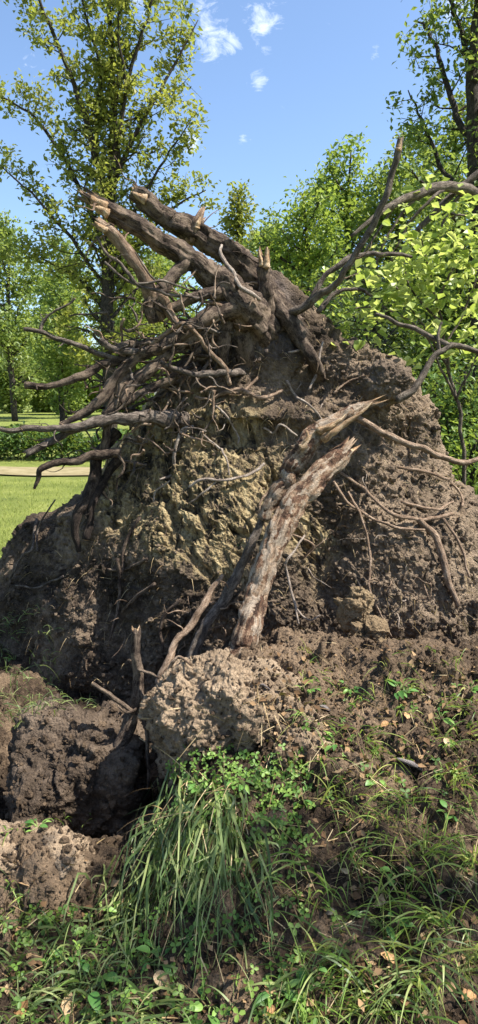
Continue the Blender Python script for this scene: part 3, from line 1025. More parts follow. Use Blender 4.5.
rs = np.random.default_rng(33)
for i in range(26):
    a0 = rs.uniform(0, 1)
    px, py, Y = 235 - 75 * a0 + rs.normal() * 8, 315 + 100 * a0 + rs.normal() * 8, 4.4
    an = math.radians(rs.uniform(150, 205) if i % 4 else rs.uniform(205, 245))
    ln, r0 = rs.uniform(50, 130), rs.uniform(1.3, 3.2)
    pts = []
    for kk in range(5):
        pts.append((px, py, Y, r0 * (1 - .16 * kk)))
        an += rs.normal() * .16
        px += math.cos(an) * ln / 4
        py -= math.sin(an) * ln / 4
        Y -= rs.uniform(.0, .10)
    R_(pts, mat=[M_ROOT, M_GREYROOT, M_ROOTLET][rs.integers(3)], sides=7, dens=6, knot=.15, wob=.008, jag=.006)

# tangle of thin broken rootlets among the big roots and on the torn soil
rs = np.random.default_rng(21)
for i in range(130):
    px, py = rs.uniform(85, 225), rs.uniform(285, 470)
    if (px - 85) * .9 + (py - 285) < 40 or py > 520 - px * .7 + 60:
        continue
    Y = rs.uniform(4.05, 4.35)
    an = rs.uniform(0, 2 * np.pi)
    ln = rs.uniform(14, 42)
    pts = []
    for kk in range(4):
        pts.append((px, py, Y, rs.uniform(.8, 1.9) * (1 - kk * .2)))
        an += rs.normal() * .5
        px += math.cos(an) * ln / 3
        py += math.sin(an) * ln / 3
        Y += rs.normal() * .02
    R_(pts, mat=[M_ROOTLET, M_GREYROOT, M_ROOT][rs.integers(3)], name='rootlet', sides=5, dens=4, rough=.1)
for i in range(190):
    px, py = rs.uniform(85, 470), rs.uniform(315, 650)
    if rs.random() < .45:
        px, py = rs.uniform(340, 470), rs.uniform(370, 620)
    h = hit(px, py, ('plate',))
    if h is None:
        continue
    p, n = h
    mbb = MB()
    d = n * .5 + rs.normal(size=3) * .55 + np.array([0, -.1, -.35])
    pts = [p - n * .03]
    st = rs.uniform(.02, .065)
    for kk in range(4):
        d = d / np.linalg.norm(d)
        pts.append(pts[-1] + d * st)
        d = d + rs.normal(size=3) * .55 + np.array([0, 0, -.25])
    r0 = rs.uniform(.0016, .0045)
    tube(mbb, pts, [r0, r0, r0 * .8, r0 * .6, r0 * .3], sides=5, n=12, rough=.1, wob=.004, seed=i)
    put('rootlet', mbb.mesh('rootlet', [M_ROOTLET if rs.random() < .65 else M_PALEROOT, M_WOOD]), root_plate)

# the fallen trunk lying away behind the plate
mb = MB()
tube(mb, [(.05, 4.75, 1.55), (.1, 6, 1.2), (.3, 8, .85), (.6, 11, .6), (1.0, 15, .5)], [.42, .30, .27, .23, .17], sides=20, n=30, rough=.1, knot=.1)
put('trunk', mb.mesh('trunk', [M_TRUNK]), root_plate)
print('roots', nroot[0])

# ------------------------------------------------------------------ stub and loose roots in front
def loose(name, label, cat, segs, mat, parts='stem', group=None):
    """a root or branch that stands on its own: first polyline is the stem, the rest side twigs; points (px, py, Y, r px)"""
    w0 = P(*segs[0][0][:3])
    t = thing(name, label, cat, w0, group)
    for i, pts in enumerate(segs):
        nroot[0] += 1
        m_ = MB()
        tube(m_, [P(a, b, Y) for a, b, Y, r in pts], [r * mpx(Y) for a, b, Y, r in pts], sides=14 if i == 0 else 6,
             n=len(pts) * 7, rough=.14, knot=.15, wob=.01, jag=.008 if i == 0 else 0, endmat=1, seed=nroot[0])
        put(parts if i == 0 else 'twig', m_.mesh(name, [mat, M_WOOD]), t)
    return t


loose('broken_root', 'upright snapped root stub rising from the dark crater beside the big clod', 'root',
      [[(112, 775, 2.78, 8), (124, 738, 2.82, 7.5), (134, 706, 2.86, 6.6), (139, 682, 2.88, 5.4), (137, 656, 2.88, 5.2), (136, 631, 2.88, 5)],
       [(137, 714, 2.84, 3), (125, 704, 2.82, 3), (110, 694, 2.8, 2.8), (92, 683, 2.78, 2.2)],
       [(140, 690, 2.86, 2), (147, 710, 2.8, 2.4), (146, 740, 2.76, 2.4), (148, 772, 2.72, 2), (147, 790, 2.7, 1.2)],
       [(138, 670, 2.86, 1.6), (150, 674, 2.84, 1.6), (162, 678, 2.82, 1.2)],
       [(137, 708, 2.84, 1.6), (126, 712, 2.8, 1.4), (118, 706, 2.78, 1)],
       [(138, 716, 2.84, 1.5), (128, 728, 2.82, 1.4), (122, 746, 2.8, 1)]], M_ROOT)
loose('root_stub', 'tiny pale root stub poking up from the crest of the bank', 'root',
      [[(388, 672, 3.2, 3), (389, 656, 3.2, 3), (390, 643, 3.2, 2.6)]], M_ROOTLET)
loose('root_stub', 'thin curved root crossing the top edge of the big clod', 'root',
      [[(166, 676, 2.72, 1.8), (172, 662, 2.7, 2), (180, 656, 2.7, 1.6), (190, 664, 2.66, 1)]], M_ROOTLET)
loose('dead_branch', 'grey arching dead branch reaching in from the right above the leaves', 'branch',
      [[(520, 222, 5.6, 6), (490, 203, 5.5, 5.4), (466, 190, 5.4, 5), (444, 187, 5.3, 4.4), (420, 193, 5.2, 4), (396, 203, 5.1, 3.4), (376, 216, 5.0, 2.6), (352, 236, 4.95, 1.6)],
       [(446, 188, 5.3, 2), (430, 200, 5.2, 1.6), (410, 222, 5.2, 1.4), (396, 248, 5.2, 1)],
       [(420, 193, 5.2, 1.8), (402, 214, 5.15, 1.4), (384, 244, 5.1, 1.2), (374, 272, 5.1, .8)],
       [(396, 203, 5.1, 1.5), (382, 226, 5.1, 1.3), (362, 256, 5.05, 1), (352, 280, 5, .7)],
       [(466, 190, 5.4, 2), (452, 206, 5.4, 1.6), (440, 230, 5.4, 1.3)]], M_BRANCH)
loose('dead_branch', 'straight thin dead branch slanting up to the right picture edge', 'branch',
      [[(390, 262, 5.3, 1.6), (416, 232, 5.35, 2.2), (440, 206, 5.4, 2.8), (462, 186, 5.45, 3), (500, 158, 5.5, 3.4), (540, 130, 5.6, 3.6)],
       [(440, 206, 5.4, 1.4), (452, 214, 5.4, 1.2), (470, 216, 5.4, .8)]], M_BRANCH)
loose('dead_branch', 'forked dead branch rising from the clay knob at the right rim', 'branch',
      [[(396, 400, 4.2, 4.6), (412, 390, 4.22, 4), (424, 374, 4.25, 3.4), (438, 354, 4.28, 3), (452, 345, 4.3, 2.4)],
       [(450, 346, 4.3, 2.6), (430, 336, 4.35, 2.4), (404, 325, 4.4, 2.2), (376, 314, 4.45, 1.6)],
       [(450, 345, 4.3, 2.8), (470, 349, 4.35, 2.6), (500, 358, 4.4, 2.4)],
       [(440, 352, 4.3, 2), (437, 336, 4.32, 1.8), (442, 322, 4.34, 1.2)]], M_BRANCH)

# ------------------------------------------------------------------ crumbs of soil, straw
def icos():
    t = (1 + 5 ** .5) / 2
    v = np.array([(-1, t, 0), (1, t, 0), (-1, -t, 0), (1, -t, 0), (0, -1, t), (0, 1, t), (0, -1, -t), (0, 1, -t), (t, 0, -1), (t, 0, 1), (-t, 0, -1), (-t, 0, 1)], float)
    v /= np.linalg.norm(v[0])
    f = np.array([(0, 11, 5), (0, 5, 1), (0, 1, 7), (0, 7, 10), (0, 10, 11), (1, 5, 9), (5, 11, 4), (11, 10, 2), (10, 7, 6), (7, 1, 8),
                  (3, 9, 4), (3, 4, 2), (3, 2, 6), (3, 6, 8), (3, 8, 9), (4, 9, 5), (2, 4, 11), (6, 2, 10), (8, 6, 7), (9, 8, 1)])
    return v, f


IV, IF = icos()


def crumbs(mb, pos, size):
    N = len(pos)
    v = IV[None] * size[:, None, None] * RNG.uniform(.55, 1.2, (N, 12, 1)) * RNG.uniform(.6, 1.2, (N, 1, 3)) + pos[:, None, :]
    f = IF[None] + (np.arange(N) * 12)[:, None, None]
    mb.add(v.reshape(-1, 3), tris=f.reshape(-1, 3), dry=np.repeat(RNG.uniform(0, .8, N), 12))


def surf(n, box, only=None):
    """random surface points seen inside a pixel box"""
    out = []
    for _ in range(n):
        h = hit(RNG.uniform(box[0], box[2]), RNG.uniform(box[1], box[3]), only)
        if h is not None and h[0][1] < 6:
            out.append(np.concatenate(h))
    return np.array(out) if out else np.zeros((0, 6))


mb = MB()
for box, n, a, b in [((330, 350, 478, 660), 2000, .005, .030), ((90, 400, 340, 660), 700, .005, .014), ((0, 520, 160, 720), 700, .006, .024)]:
    h = surf(n, box, ('plate',))
    crumbs(mb, h[:, :3] + h[:, 3:] * .004, a + (b - a) * RNG.random(len(h)) ** 4)
o_ = put('soil_crumbs', mb.mesh('soil_crumbs', M_PLATE, False), root_plate, kind='stuff')
mb = MB()
for box, n, a, b in [((250, 635, 478, 760), 1300, .003, .018), ((0, 740, 478, 1024), 1200, .003, .011), ((0, 690, 150, 850), 420, .004, .024), ((0, 810, 120, 930), 300, .003, .02), ((140, 640, 340, 790), 520, .003, .016)]:
    h = surf(n, box)
    crumbs(mb, h[:, :3] + h[:, 3:] * .003, a + (b - a) * RNG.random(len(h)) ** 4)
put('soil_crumbs', mb.mesh('soil_crumbs', M_GROUND, False), kind='stuff', label='loose crumbs of dry soil scattered over the bank and the clods', cat='soil')

M_STRAW = leaf_material('dry_straw', [(.25, (.16, .10, .05)), (.5, (.34, .24, .12)), (.75, (.55, .43, .25))], trans=.15, rough=.8, spec=.1)
mb = MB()
for box, n in [((480, 650, 800, 1000), 260), ((255, 640, 478, 900), 420), ((0, 840, 478, 1024), 330), ((140, 700, 330, 800), 60)]:
    h = surf(n, box)
    d = RNG.normal(size=(len(h), 3))
    d -= h[:, 3:] * (d * h[:, 3:]).sum(1)[:, None] * .85
    L = RNG.uniform(.04, .16, len(h))
    ribbons(mb, h[:, :3] + h[:, 3:] * .012 - d / np.linalg.norm(d, axis=1)[:, None] * L[:, None] * .4, d, L, RNG.uniform(.0015, .004, len(h)), RNG.uniform(0, .25, len(h)), K=3)
put('dry_straw', mb.mesh('dry_straw', M_STRAW), kind='stuff', label='dead straw and fine rootlets littering the torn bank', cat='straw')

# brown scraps of leaf litter, and fine torn root fibres on the plate
M_LITTER = leaf_material('leaf_litter', [(.2, (.06, .035, .02)), (.5, (.17, .10, .05)), (.8, (.36, .24, .13))], trans=.1, rough=.85, spec=.1)
mb = MB()
for box, n in [((480, 660, 800, 1000), 300), ((-300, 760, 0, 1000), 160), ((255, 645, 478, 780), 420), ((0, 860, 478, 1024), 330), ((300, 760, 478, 900), 160)]:
    h = surf(n, box)
    leaves(mb, h[:, :3] + h[:, 3:] * .008, RNG.uniform(.012, .04, len(h)), up=.8, aspect=.7)
put('leaf_litter', mb.mesh('leaf_litter', M_LITTER), kind='stuff', label='small brown scraps of leaf litter strewn over the bank', cat='leaf litter')
mb = MB()
for box, n in [((330, 345, 478, 650), 1500), ((200, 290, 340, 470), 650), ((90, 380, 330, 650), 900), ((0, 520, 140, 700), 350)]:
    h = surf(n, box, ('plate',))
    d = h[:, 3:] * .5 + RNG.normal(size=(len(h), 3)) * .7
    ribbons(mb, h[:, :3] - h[:, 3:] * .004, d, RNG.uniform(.02, .11, len(h)), RNG.uniform(.001, .0032, len(h)), RNG.uniform(.1, 1.1, len(h)), K=4)
put('root_fibres', mb.mesh('root_fibres', M_STRAW), root_plate, kind='stuff')

# ------------------------------------------------------------------ grass
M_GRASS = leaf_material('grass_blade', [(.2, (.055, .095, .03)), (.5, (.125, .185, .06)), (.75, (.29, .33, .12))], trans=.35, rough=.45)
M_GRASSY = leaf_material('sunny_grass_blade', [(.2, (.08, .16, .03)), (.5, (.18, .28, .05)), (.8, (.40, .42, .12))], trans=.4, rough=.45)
M_LAWN = leaf_material('lawn_blade', [(.2, (.12, .16, .03)), (.5, (.23, .28, .055)), (.8, (.36, .37, .11))], trans=.35, rough=.6, spec=.15)
M_CLOVER = leaf_material('clover_leaf', [(.2, (.06, .13, .025)), (.5, (.13, .24, .04)), (.8, (.24, .36, .07))], trans=.4, rough=.5)


def tufts(mb, spec, mess=.38):
    """spec rows: px, py, blades, length, spread (m), lean toward (x, y, z), droop, blade width"""
    for (px, py, n, L, sp, lean, dr, w) in spec:
        h = hit(px, py)
        if h is None:
            continue
        p, nn = h
        base = p + RNG.normal(size=(n, 3)) * np.array([sp, sp, sp * .3])
        d = np.array(lean) + RNG.normal(size=(n, 3)) * mess
        ribbons(mb, base - nn * .01, d, L * RNG.uniform(.45, 1.1, n), w * RNG.uniform(.6, 1.2, n), dr * RNG.uniform(.5, 1.3, n), K=6)


# the curtain of long grass hanging from the clod's front edge
def drape(mb, n, box, fall, width, lift, rsx=12):
    """blades that start inside a pixel box and hang down over whatever surface lies below them"""
    K = 7
    t = np.linspace(0, 1, K + 1)[None, :, None]
    B, M, E = [], [], []
    for _ in range(n):
        px, py = RNG.uniform(box[0], box[2]), RNG.uniform(box[1], box[3])
        L = RNG.uniform(*fall) * RNG.choice([1, 1, .7, .45])
        h0 = hit(px, py)
        h1 = hit(px + (px - 205) * .16 + RNG.normal() * rsx - 3, py + L)
        if h0 is None or h1 is None:
            continue
        b, e = h0[0], h1[0] + h1[1] * RNG.uniform(.0, .06)
        m = b + (e - b) * RNG.uniform(.3, .6) + np.array([RNG.normal() * .03, -1, .75]) * RNG.uniform(.2, 1.2) * lift
        B.append(b)
        M.append(m)
        E.append(e)
    B, M, E = np.array(B)[:, None], np.array(M)[:, None], np.array(E)[:, None]
    p = (1 - t) ** 2 * B + 2 * t * (1 - t) * M + t * t * E
    p += RNG.normal(size=p.shape) * .003
    p += (RNG.normal(size=(len(p), 1, 3)) * .03) * np.sin(t * RNG.uniform(2, 7, (len(p), 1, 1)))
    N = len(p)
    tg = np.gradient(p, axis=1)
    side = np.cross(tg, RNG.normal(size=(N, 1, 3)) * .6 + np.array([0, -1.0, .3]))
    side /= np.linalg.norm(side, axis=2)[..., None] + 1e-9
    w = (width * RNG.uniform(.3, 1.35, N))[:, None] * np.clip(1.05 - t[0, :, 0][None] ** 1.8, .04, 1) * .5
    v = np.stack([p - side * w[..., None], p + side * w[..., None]], 2).reshape(-1, 3)
    o = (np.arange(N) * (K + 1) * 2)[:, None] + (np.arange(K) * 2)[None]
    q = np.stack([o, o + 1, o + 3, o + 2], -1).reshape(-1, 4)
    mb.add(v, quads=q, var=np.repeat(RNG.random(N), (K + 1) * 2), along=np.tile(np.repeat(t[0, :, 0], 2), N))


mb = MB()
drape(mb, 120, (150, 775, 250, 850), (60, 160), .009, .09, 32)
drape(mb, 46, (160, 762, 235, 805), (110, 190), .0085, .07, 24)
drape(mb, 80, (135, 820, 270, 890), (50, 120), .008, .08, 24)
drape(mb, 50, (90, 860, 180, 915), (40, 100), .007, .08, 26)
hang_spec = [(RNG.uniform(150, 260), RNG.uniform(770, 880), 4, .3, .03, (RNG.normal() * .2, -.65, 0), .5, .006) for _ in range(34)]
mb2 = MB()
tufts(mb2, [(a[0], a[1], 4, a[3], a[4], a[5], a[6], a[7] * .6) for a in hang_spec], .34)
put('dead_grass', mb2.mesh('dead_grass', M_STRAW), kind='stuff', label='dead tan strands mixed into the hanging grass', cat='grass')
put('hanging_grass', mb.mesh('hanging_grass', M_GRASS), kind='stuff', label='curtain of long green grass hanging down the front of the big clod', cat='grass')

mb = MB()
spec = []
for i in range(60):
    spec.append((RNG.uniform(-5, 150), RNG.uniform(900, 1030), 9, RNG.uniform(.10, .28), .04, (RNG.normal() * .5, -.25, .75), .8, .007))
for i in range(38):
    spec.append((RNG.uniform(150, 480), RNG.uniform(925, 1030), 9, RNG.uniform(.14, .38), .03, (RNG.normal() * .5, -.35, .75), .85, .0068))
for i in range(70):
    px = RNG.choice([RNG.uniform(-330, 0), RNG.uniform(478, 800)])
    spec.append((px, RNG.uniform(720, 1030), 9, RNG.uniform(.10, .3), .05, (RNG.normal() * .5, -.3, .75), .8, .0065))
for i in range(34):
    spec.append((RNG.uniform(-5, 52), RNG.uniform(610, 725), 12, RNG.uniform(.08, .2), .05, (RNG.normal() * .4 + .1, -.2, .7), .7, .005))
for i in range(10):
    spec.append((RNG.uniform(30, 100), RNG.uniform(690, 712), 10, RNG.uniform(.06, .16), .04, (RNG.normal() * .4 + .1, -.2, .7), .8, .005))
tufts(mb, spec)
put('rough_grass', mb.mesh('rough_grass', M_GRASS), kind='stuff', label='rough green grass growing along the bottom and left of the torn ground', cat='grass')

mb = MB()
spec = []
for (px, py, n, L) in [(330, 800, 22, .3), (345, 730, 12, .16), (350, 850, 16, .22), (405, 800, 22, .28), (430, 850, 26, .3), (455, 780, 22, .22), (470, 860, 30, .3), (440, 740, 14, .2),
                       (395, 760, 10, .18), (365, 700, 10, .14), (380, 900, 22, .3), (440, 920, 26, .3), (470, 960, 26, .3), (300, 985, 30, .22), (330, 1000, 26, .22), (280, 1010, 26, .16),
                       (345, 960, 18, .3), (420, 985, 22, .25), (365, 1005, 22, .22), (20, 905, 16, .14), (8, 880, 12, .12), (60, 820, 10, .08), (12, 832, 8, .08), (450, 690, 8, .12), (410, 690, 10, .1),
                       (310, 680, 8, .1), (470, 730, 12, .2), (300, 850, 16, .3), (320, 900, 16, .3), (385, 830, 14, .22), (90, 815, 6, .07)]:
    spec.append((px, py, n, L, .03, (RNG.normal() * .35, -.35, .75), .8, .0055))
for i in range(26):
    spec.append((RNG.uniform(290, 480), RNG.uniform(650, 770), 8, RNG.uniform(.06, .2), .02, (RNG.normal() * .5, -.35, .7), .8, .0045))
for i in range(62):
    spec.append((RNG.uniform(310, 480), RNG.uniform(680, 960), 5, RNG.uniform(.1, .3), .02, (RNG.normal() * .5, -.3, .7), .8, .0045))
tufts(mb, spec)
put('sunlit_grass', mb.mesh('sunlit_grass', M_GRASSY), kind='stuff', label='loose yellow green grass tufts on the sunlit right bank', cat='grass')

# lawn behind, sparse strands in the distance
mb = MB()
n = 20000
yy = 6.2 + (RNG.random(n) ** 1.7) * 12.5
xx = -yy * .36 + RNG.uniform(-.5, 1, n) * yy * .3
n2 = 4000
yy = np.concatenate([yy, RNG.uniform(5, 10, n2)])
xx = np.concatenate([xx, RNG.uniform(.25, .42, n2) * yy[-n2:]])
keep = ~((yy > 13.6) & (yy < 16.9))
xx, yy = xx[keep], yy[keep]
ribbons(mb, np.stack([xx, yy, H(xx, yy) - .005], 1), np.stack([RNG.normal(size=len(xx)) * .4, RNG.normal(size=len(xx)) * .4, np.ones(len(xx))], 1),
        RNG.uniform(.04, .10, len(xx)), RNG.uniform(.004, .009, len(xx)), RNG.uniform(0, .5, len(xx)), K=2)
put('lawn_grass', mb.mesh('lawn_grass', M_LAWN), kind='stuff', label='short sunny lawn grass behind the root plate', cat='grass')

# clover and small leaves on the clod front and the bank
def trefoils(mb, pos, nor, size):
    N = len(pos)
    up = nor * .7 + np.array([0, -.35, .6]) + RNG.normal(size=(N, 3)) * .4
    up /= np.linalg.norm(up, axis=1)[:, None]
    x = np.cross(up, RNG.normal(size=(N, 3)))
    x /= np.linalg.norm(x, axis=1)[:, None]
    y = np.cross(up, x)
    var = RNG.random(N)
    for kk in range(3):
        a = kk * 2.094
        d = x * math.cos(a) + y * math.sin(a)
        e = -x * math.sin(a) + y * math.cos(a)
        s = size[:, None]
        v = np.stack([pos, pos + d * s * .45 + e * s * .34 + up * s * .10, pos + d * s * .95 + e * s * .25 + up * s * .02, pos + d * s * 1.0 - up * s * .06,
                      pos + d * s * .95 - e * s * .25 + up * s * .02, pos + d * s * .45 - e * s * .34 + up * s * .10], 1)
        o = np.arange(N)[:, None] * 6
        tr = np.concatenate([o + np.array([[0, 2, 1]]), o + np.array([[0, 3, 2]]), o + np.array([[0, 4, 3]]), o + np.array([[0, 5, 4]])])
        mb.add(v.reshape(-1, 3), tris=tr, var=np.repeat(var, 6), along=np.zeros(N * 6))


mb = MB()
for box, n, s0, s1, off in [((165, 755, 310, 850), 330, .009, .019, .03), ((175, 745, 300, 800), 130, .009, .018, .025), ((0, 900, 150, 1024), 150, .010, .02, .05), ((300, 680, 470, 800), 70, .010, .02, .03), ((150, 860, 330, 1024), 160, .010, .02, .05)]:
    h = surf(n, box)
    p = h[:, :3] + h[:, 3:] * (RNG.random(len(h)) * off)[:, None] + RNG.normal(size=(len(h), 3)) * .008
    trefoils(mb, p, h[:, 3:], RNG.uniform(s0, s1, len(h)))
    st = RNG.normal(size=(len(h), 3)) * .01
    ribbons(mb, h[:, :3], p - h[:, :3] + 1e-4, np.linalg.norm(p - h[:, :3], axis=1) + .003, np.full(len(h), .0016), np.zeros(len(h)), K=1)
put('clover', mb.mesh('clover', M_CLOVER), kind='stuff', label='clover and small leaves matted over the clod front and bank', cat='clover')

# ------------------------------------------------------------------ broad leaved weeds
def leaf_mesh(name, mat, L=1.0, W=.5, fold=.18, curl=.3, lobes=0, n=8, var=.5, wavy=.0, seed=0):
    r = np.random.default_rng(seed)
    t = np.linspace(0, 1, n + 1)
    w = W * np.sin(np.pi * np.clip(t, .0, 1) ** .8) ** .8 * .5
    if lobes:
        w = w * (1 + .35 * np.cos(t * np.pi * 2 * lobes))
    w[0] = .012
    w[-1] = .004
    zc = -curl * t ** 2
    c = np.stack([t * L, np.zeros(n + 1), zc * L], 1)
    wz = wavy * np.sin(t * 17 + seed)
    a = c + np.stack([np.zeros(n + 1), w * L, (fold * w * 2 + wz) * L], 1)
    b = c + np.stack([np.zeros(n + 1), -w * L, (fold * w * 2 - wz) * L], 1)
    v = np.concatenate([a, c, b])
    i = np.arange(n)
    m1 = n + 1
    q = np.concatenate([np.stack([i, i + m1, i + m1 + 1, i + 1], 1), np.stack([i + m1, i + 2 * m1, i + 2 * m1 + 1, i + m1 + 1], 1)])
    mb_ = MB()
    mb_.add(v, quads=q, var=np.full(len(v), var), along=np.zeros(len(v)))
    return mb_.mesh(name, mat)


M_WEED = leaf_material('weed_leaf', [(.2, (.05, .14, .03)), (.5, (.10, .23, .05)), (.8, (.22, .36, .08))], trans=.35, rough=.45)
WL = [leaf_mesh('weed_leaf', M_WEED, 1, .5, .2, .35, var=.2), leaf_mesh('weed_leaf', M_WEED, 1, .62, .15, .25, var=.6), leaf_mesh('weed_leaf', M_WEED, 1, .42, .25, .45, var=.95)]


def weed(px, py, n, size, label, up=.6, stems=True, kinds=(0, 1, 2)):
    h = hit(px, py)
    if h is None:
        return
    p, nn = h
    t = thing('weed', label, 'weed', p, 'small weeds on the torn ground')
    ms = MB()
    for i in range(n):
        a = RNG.uniform(0, 2 * math.pi)
        d = np.array([math.cos(a), math.sin(a) - .45, up + RNG.normal() * .2])
        d /= np.linalg.norm(d)
        sl = size * RNG.uniform(.3, .9)
        e = p + d * sl
        tube(ms, [p - nn * .01, (p + e) / 2 + np.array([0, 0, .1 * sl]), e], [.002, .0016, .001], sides=4, n=4)
        o = bpy.data.objects.new('leaf', WL[kinds[RNG.integers(len(kinds))]])
        COL.objects.link(o)
        o.parent = t
        o.location = Vector(e - p)
        o.rotation_euler = (RNG.normal() * .4, -RNG.uniform(-.1, .6), math.atan2(d[1], d[0]) + RNG.normal() * .3)
        s = size * RNG.uniform(.45, .9)
        o.scale = (s, s, s)
    put('stem', ms.mesh('stem', M_STEM), t)


M_STEM = plain_mat('green_stem', [(.3, (.08, .13, .03)), (.6, (.2, .26, .08))], 40, .6)
for a in [(90, 925, 4, .075, 'broad leaved dock with two large leaves at lower left'),
          (92, 985, 4, .085, 'weed with a long pointed leaf below the dock at lower left'),
          (400, 692, 12, .055, 'leafy green weed on the sunny crest at right'),
          (335, 745, 9, .05, 'small bright weed beside the right shoulder of the big clod'),
          (300, 800, 8, .05, 'weed hanging in the shade under the clod shoulder'),
          (305, 965, 6, .06, 'pale rounded leaf weed low in the middle'),
          (275, 995, 9, .06, 'sunlit little weed at the bottom left of centre'),
          (210, 1005, 5, .065, 'broad pale green leaf weed at the bottom edge'),
          (38, 828, 9, .04, 'tiny weed on top of the sunlit earth mound at far left'),
          (70, 955, 9, .05, 'low weed cluster in the shaded grass at left'),
          (240, 785, 12, .045, 'bright clover like weed under the clod lip'),
          (200, 790, 10, .045, 'leafy weed at the left of the clod lip'),
          (378, 925, 6, .06, 'dark little weed in the middle of the lower bank'),
          (450, 815, 7, .05, 'sprawling weed at the right edge of the bank'),
          (350, 690, 8, .04, 'sunny weed just below the bank crest'),
          (15, 660, 9, .07, 'shaded weed on the grassy ledge at far left'),
          (160, 960, 8, .05, 'weed between grass blades left of centre bottom'),
          (470, 690, 7, .05, 'weed at the far right end of the crest'),
          (310, 690, 8, .045, 'pale weed in the gap right behind the clod shoulder'),
          (440, 720, 8, .045, 'bright weed high on the right bank beside the tan leaf'),
          (375, 780, 7, .045, 'weed in the middle of the right bank above the bark flake'),
          (395, 875, 6, .045, 'small weed among straw on the right slope')]:
    weed(*a)

# ------------------------------------------------------------------ dry leaves and bark bits
M_DRY = [plain_mat('dry_leaf', [(.3, (.19, .12, .06)), (.5, (.34, .24, .13)), (.7, (.46, .35, .21))], 6, .75, .3),
         plain_mat('orange_dry_leaf', [(.3, (.18, .09, .04)), (.5, (.34, .19, .085)), (.7, (.46, .30, .16))], 6, .75, .3),
         plain_mat('grey_dry_leaf', [(.3, (.10, .08, .06)), (.5, (.19, .155, .12)), (.7, (.28, .24, .19))], 6, .8, .3)]
dl = [(405, 716, .055, 1, 'orange dry leaf on the sunny crest at right'), (386, 726, .05, 1, 'curled orange leaf just left of the crest weed'),
      (446, 744, .05, 0, 'tan dry leaf upright among straw at right'), (376, 902, .06, 0, 'big tan dry leaf in the middle of the dark lower bank'),
      (300, 793, .045, 0, 'brown dry leaf in the shade below the clod shoulder'), (385, 962, .07, 1, 'reddish dry leaf near the bottom right of centre'),
      (392, 955, .05, 1, 'second reddish leaf touching the bottom right one'), (66, 1005, .085, 0, 'large tan curled leaf at the bottom left'),
      (163, 985, .075, 0, 'upright tan leaf standing in the grass at bottom centre left'), (18, 1014, .07, 1, 'brown leaf at the bottom left corner'),
      (268, 1012, .065, 1, 'orange leaf at the bottom edge below centre'), (246, 932, .05, 1, 'rust coloured leaf in the grass curtain foot'),
      (330, 915, .045, 2, 'greyish dry leaf on the lower bank'), (420, 935, .04, 0, 'small tan leaf right of the lower bank middle'),
      (468, 1000, .07, 1, 'brown leaf at the bottom right corner'), (310, 888, .03, 0, 'small pale leaf left of the big tan one'),
      (8, 990, .04, 0, 'small pale leaf at the left edge near the bottom'), (425, 700, .045, 2, 'pale leaf lying at the right crest'),
      (345, 870, .035, 0, 'small yellow brown leaf above the big tan one'), (250, 845, .035, 0, 'yellow brown leaf caught in the hanging grass')]
for i, (px, py, s, mi, lab) in enumerate(dl):
    h = hit(px, py)
    if h is None:
        continue
    p, nn = h
    me = leaf_mesh('dry_leaf', M_DRY[mi], 1, .6, RNG.uniform(.1, .5), RNG.uniform(-.3, .5), lobes=0, n=9, wavy=.04, seed=i)
    o = bpy.data.objects.new('dry_leaf', me)
    COL.objects.link(o)
    q = Vector(nn * .6 + np.array([0, -.4, .5]) + RNG.normal(size=3) * .25).to_track_quat('Z', 'X')
    o.rotation_mode = 'QUATERNION'
    from mathutils import Quaternion
    o.rotation_quaternion = q @ Quaternion((0, 0, 1), RNG.uniform(0, 6.28))
    s *= .75
    o.scale = (s, s, s)
    o.location = Vector(p + nn * .012) - (o.rotation_quaternion @ Vector((s * .5, 0, 0)))
    tag(o, lab, 'leaf', 'dry leaves on the bank')
M_CHIP = bark_material('grey_bark', (.09, .075, .07), (.24, .21, .195), (.42, .38, .35))
for (px, py, L, w, lab) in [(408, 766, .10, .022, 'grey flake of bark lying on the right bank'), (322, 708, .05, .018, 'dull brown cone shaped lump at the right edge of the clod'),
                            (265, 690, .05, .012, 'flat pale bark chip on top of the big clod')]:
    h = hit(px, py)
    p, nn = h
    m_ = MB()
    ax = np.array([.85, -.1, -.35])
    ax = ax / np.linalg.norm(ax)
    tube(m_, [p - ax * L / 2 + nn * .012, p + nn * .02, p + ax * L / 2 + nn * .012], [w * .5, w, w * .4], sides=9, n=12, rough=.35, knot=.3, flat=.45, seed=int(px))
    put('bark_piece', m_.mesh('bark_piece', [M_CHIP]), label=lab, cat='bark')

# ------------------------------------------------------------------ path and hedge on the lawn
M_PATH = plain_mat('path_gravel', [(.3, (.15, .125, .06)), (.5, (.23, .19, .105)), (.7, (.30, .255, .155))], 3.0, .95, .4, .1)
px_ = np.linspace(-30, 30, 121)
v = []
for xx_ in px_:
    for e in (14.4, 16.0):
        ye = e + .25 * math.sin(xx_ * .7) + .12 * math.sin(xx_ * 2.3 + e)
        v.append((xx_, ye, .035))
v = np.array(v)
i = np.arange(120) * 2
mb = MB()
mb.add(v, quads=np.stack([i, i + 2, i + 3, i + 1], 1))
put('path', mb.mesh('path', M_PATH), kind='structure')

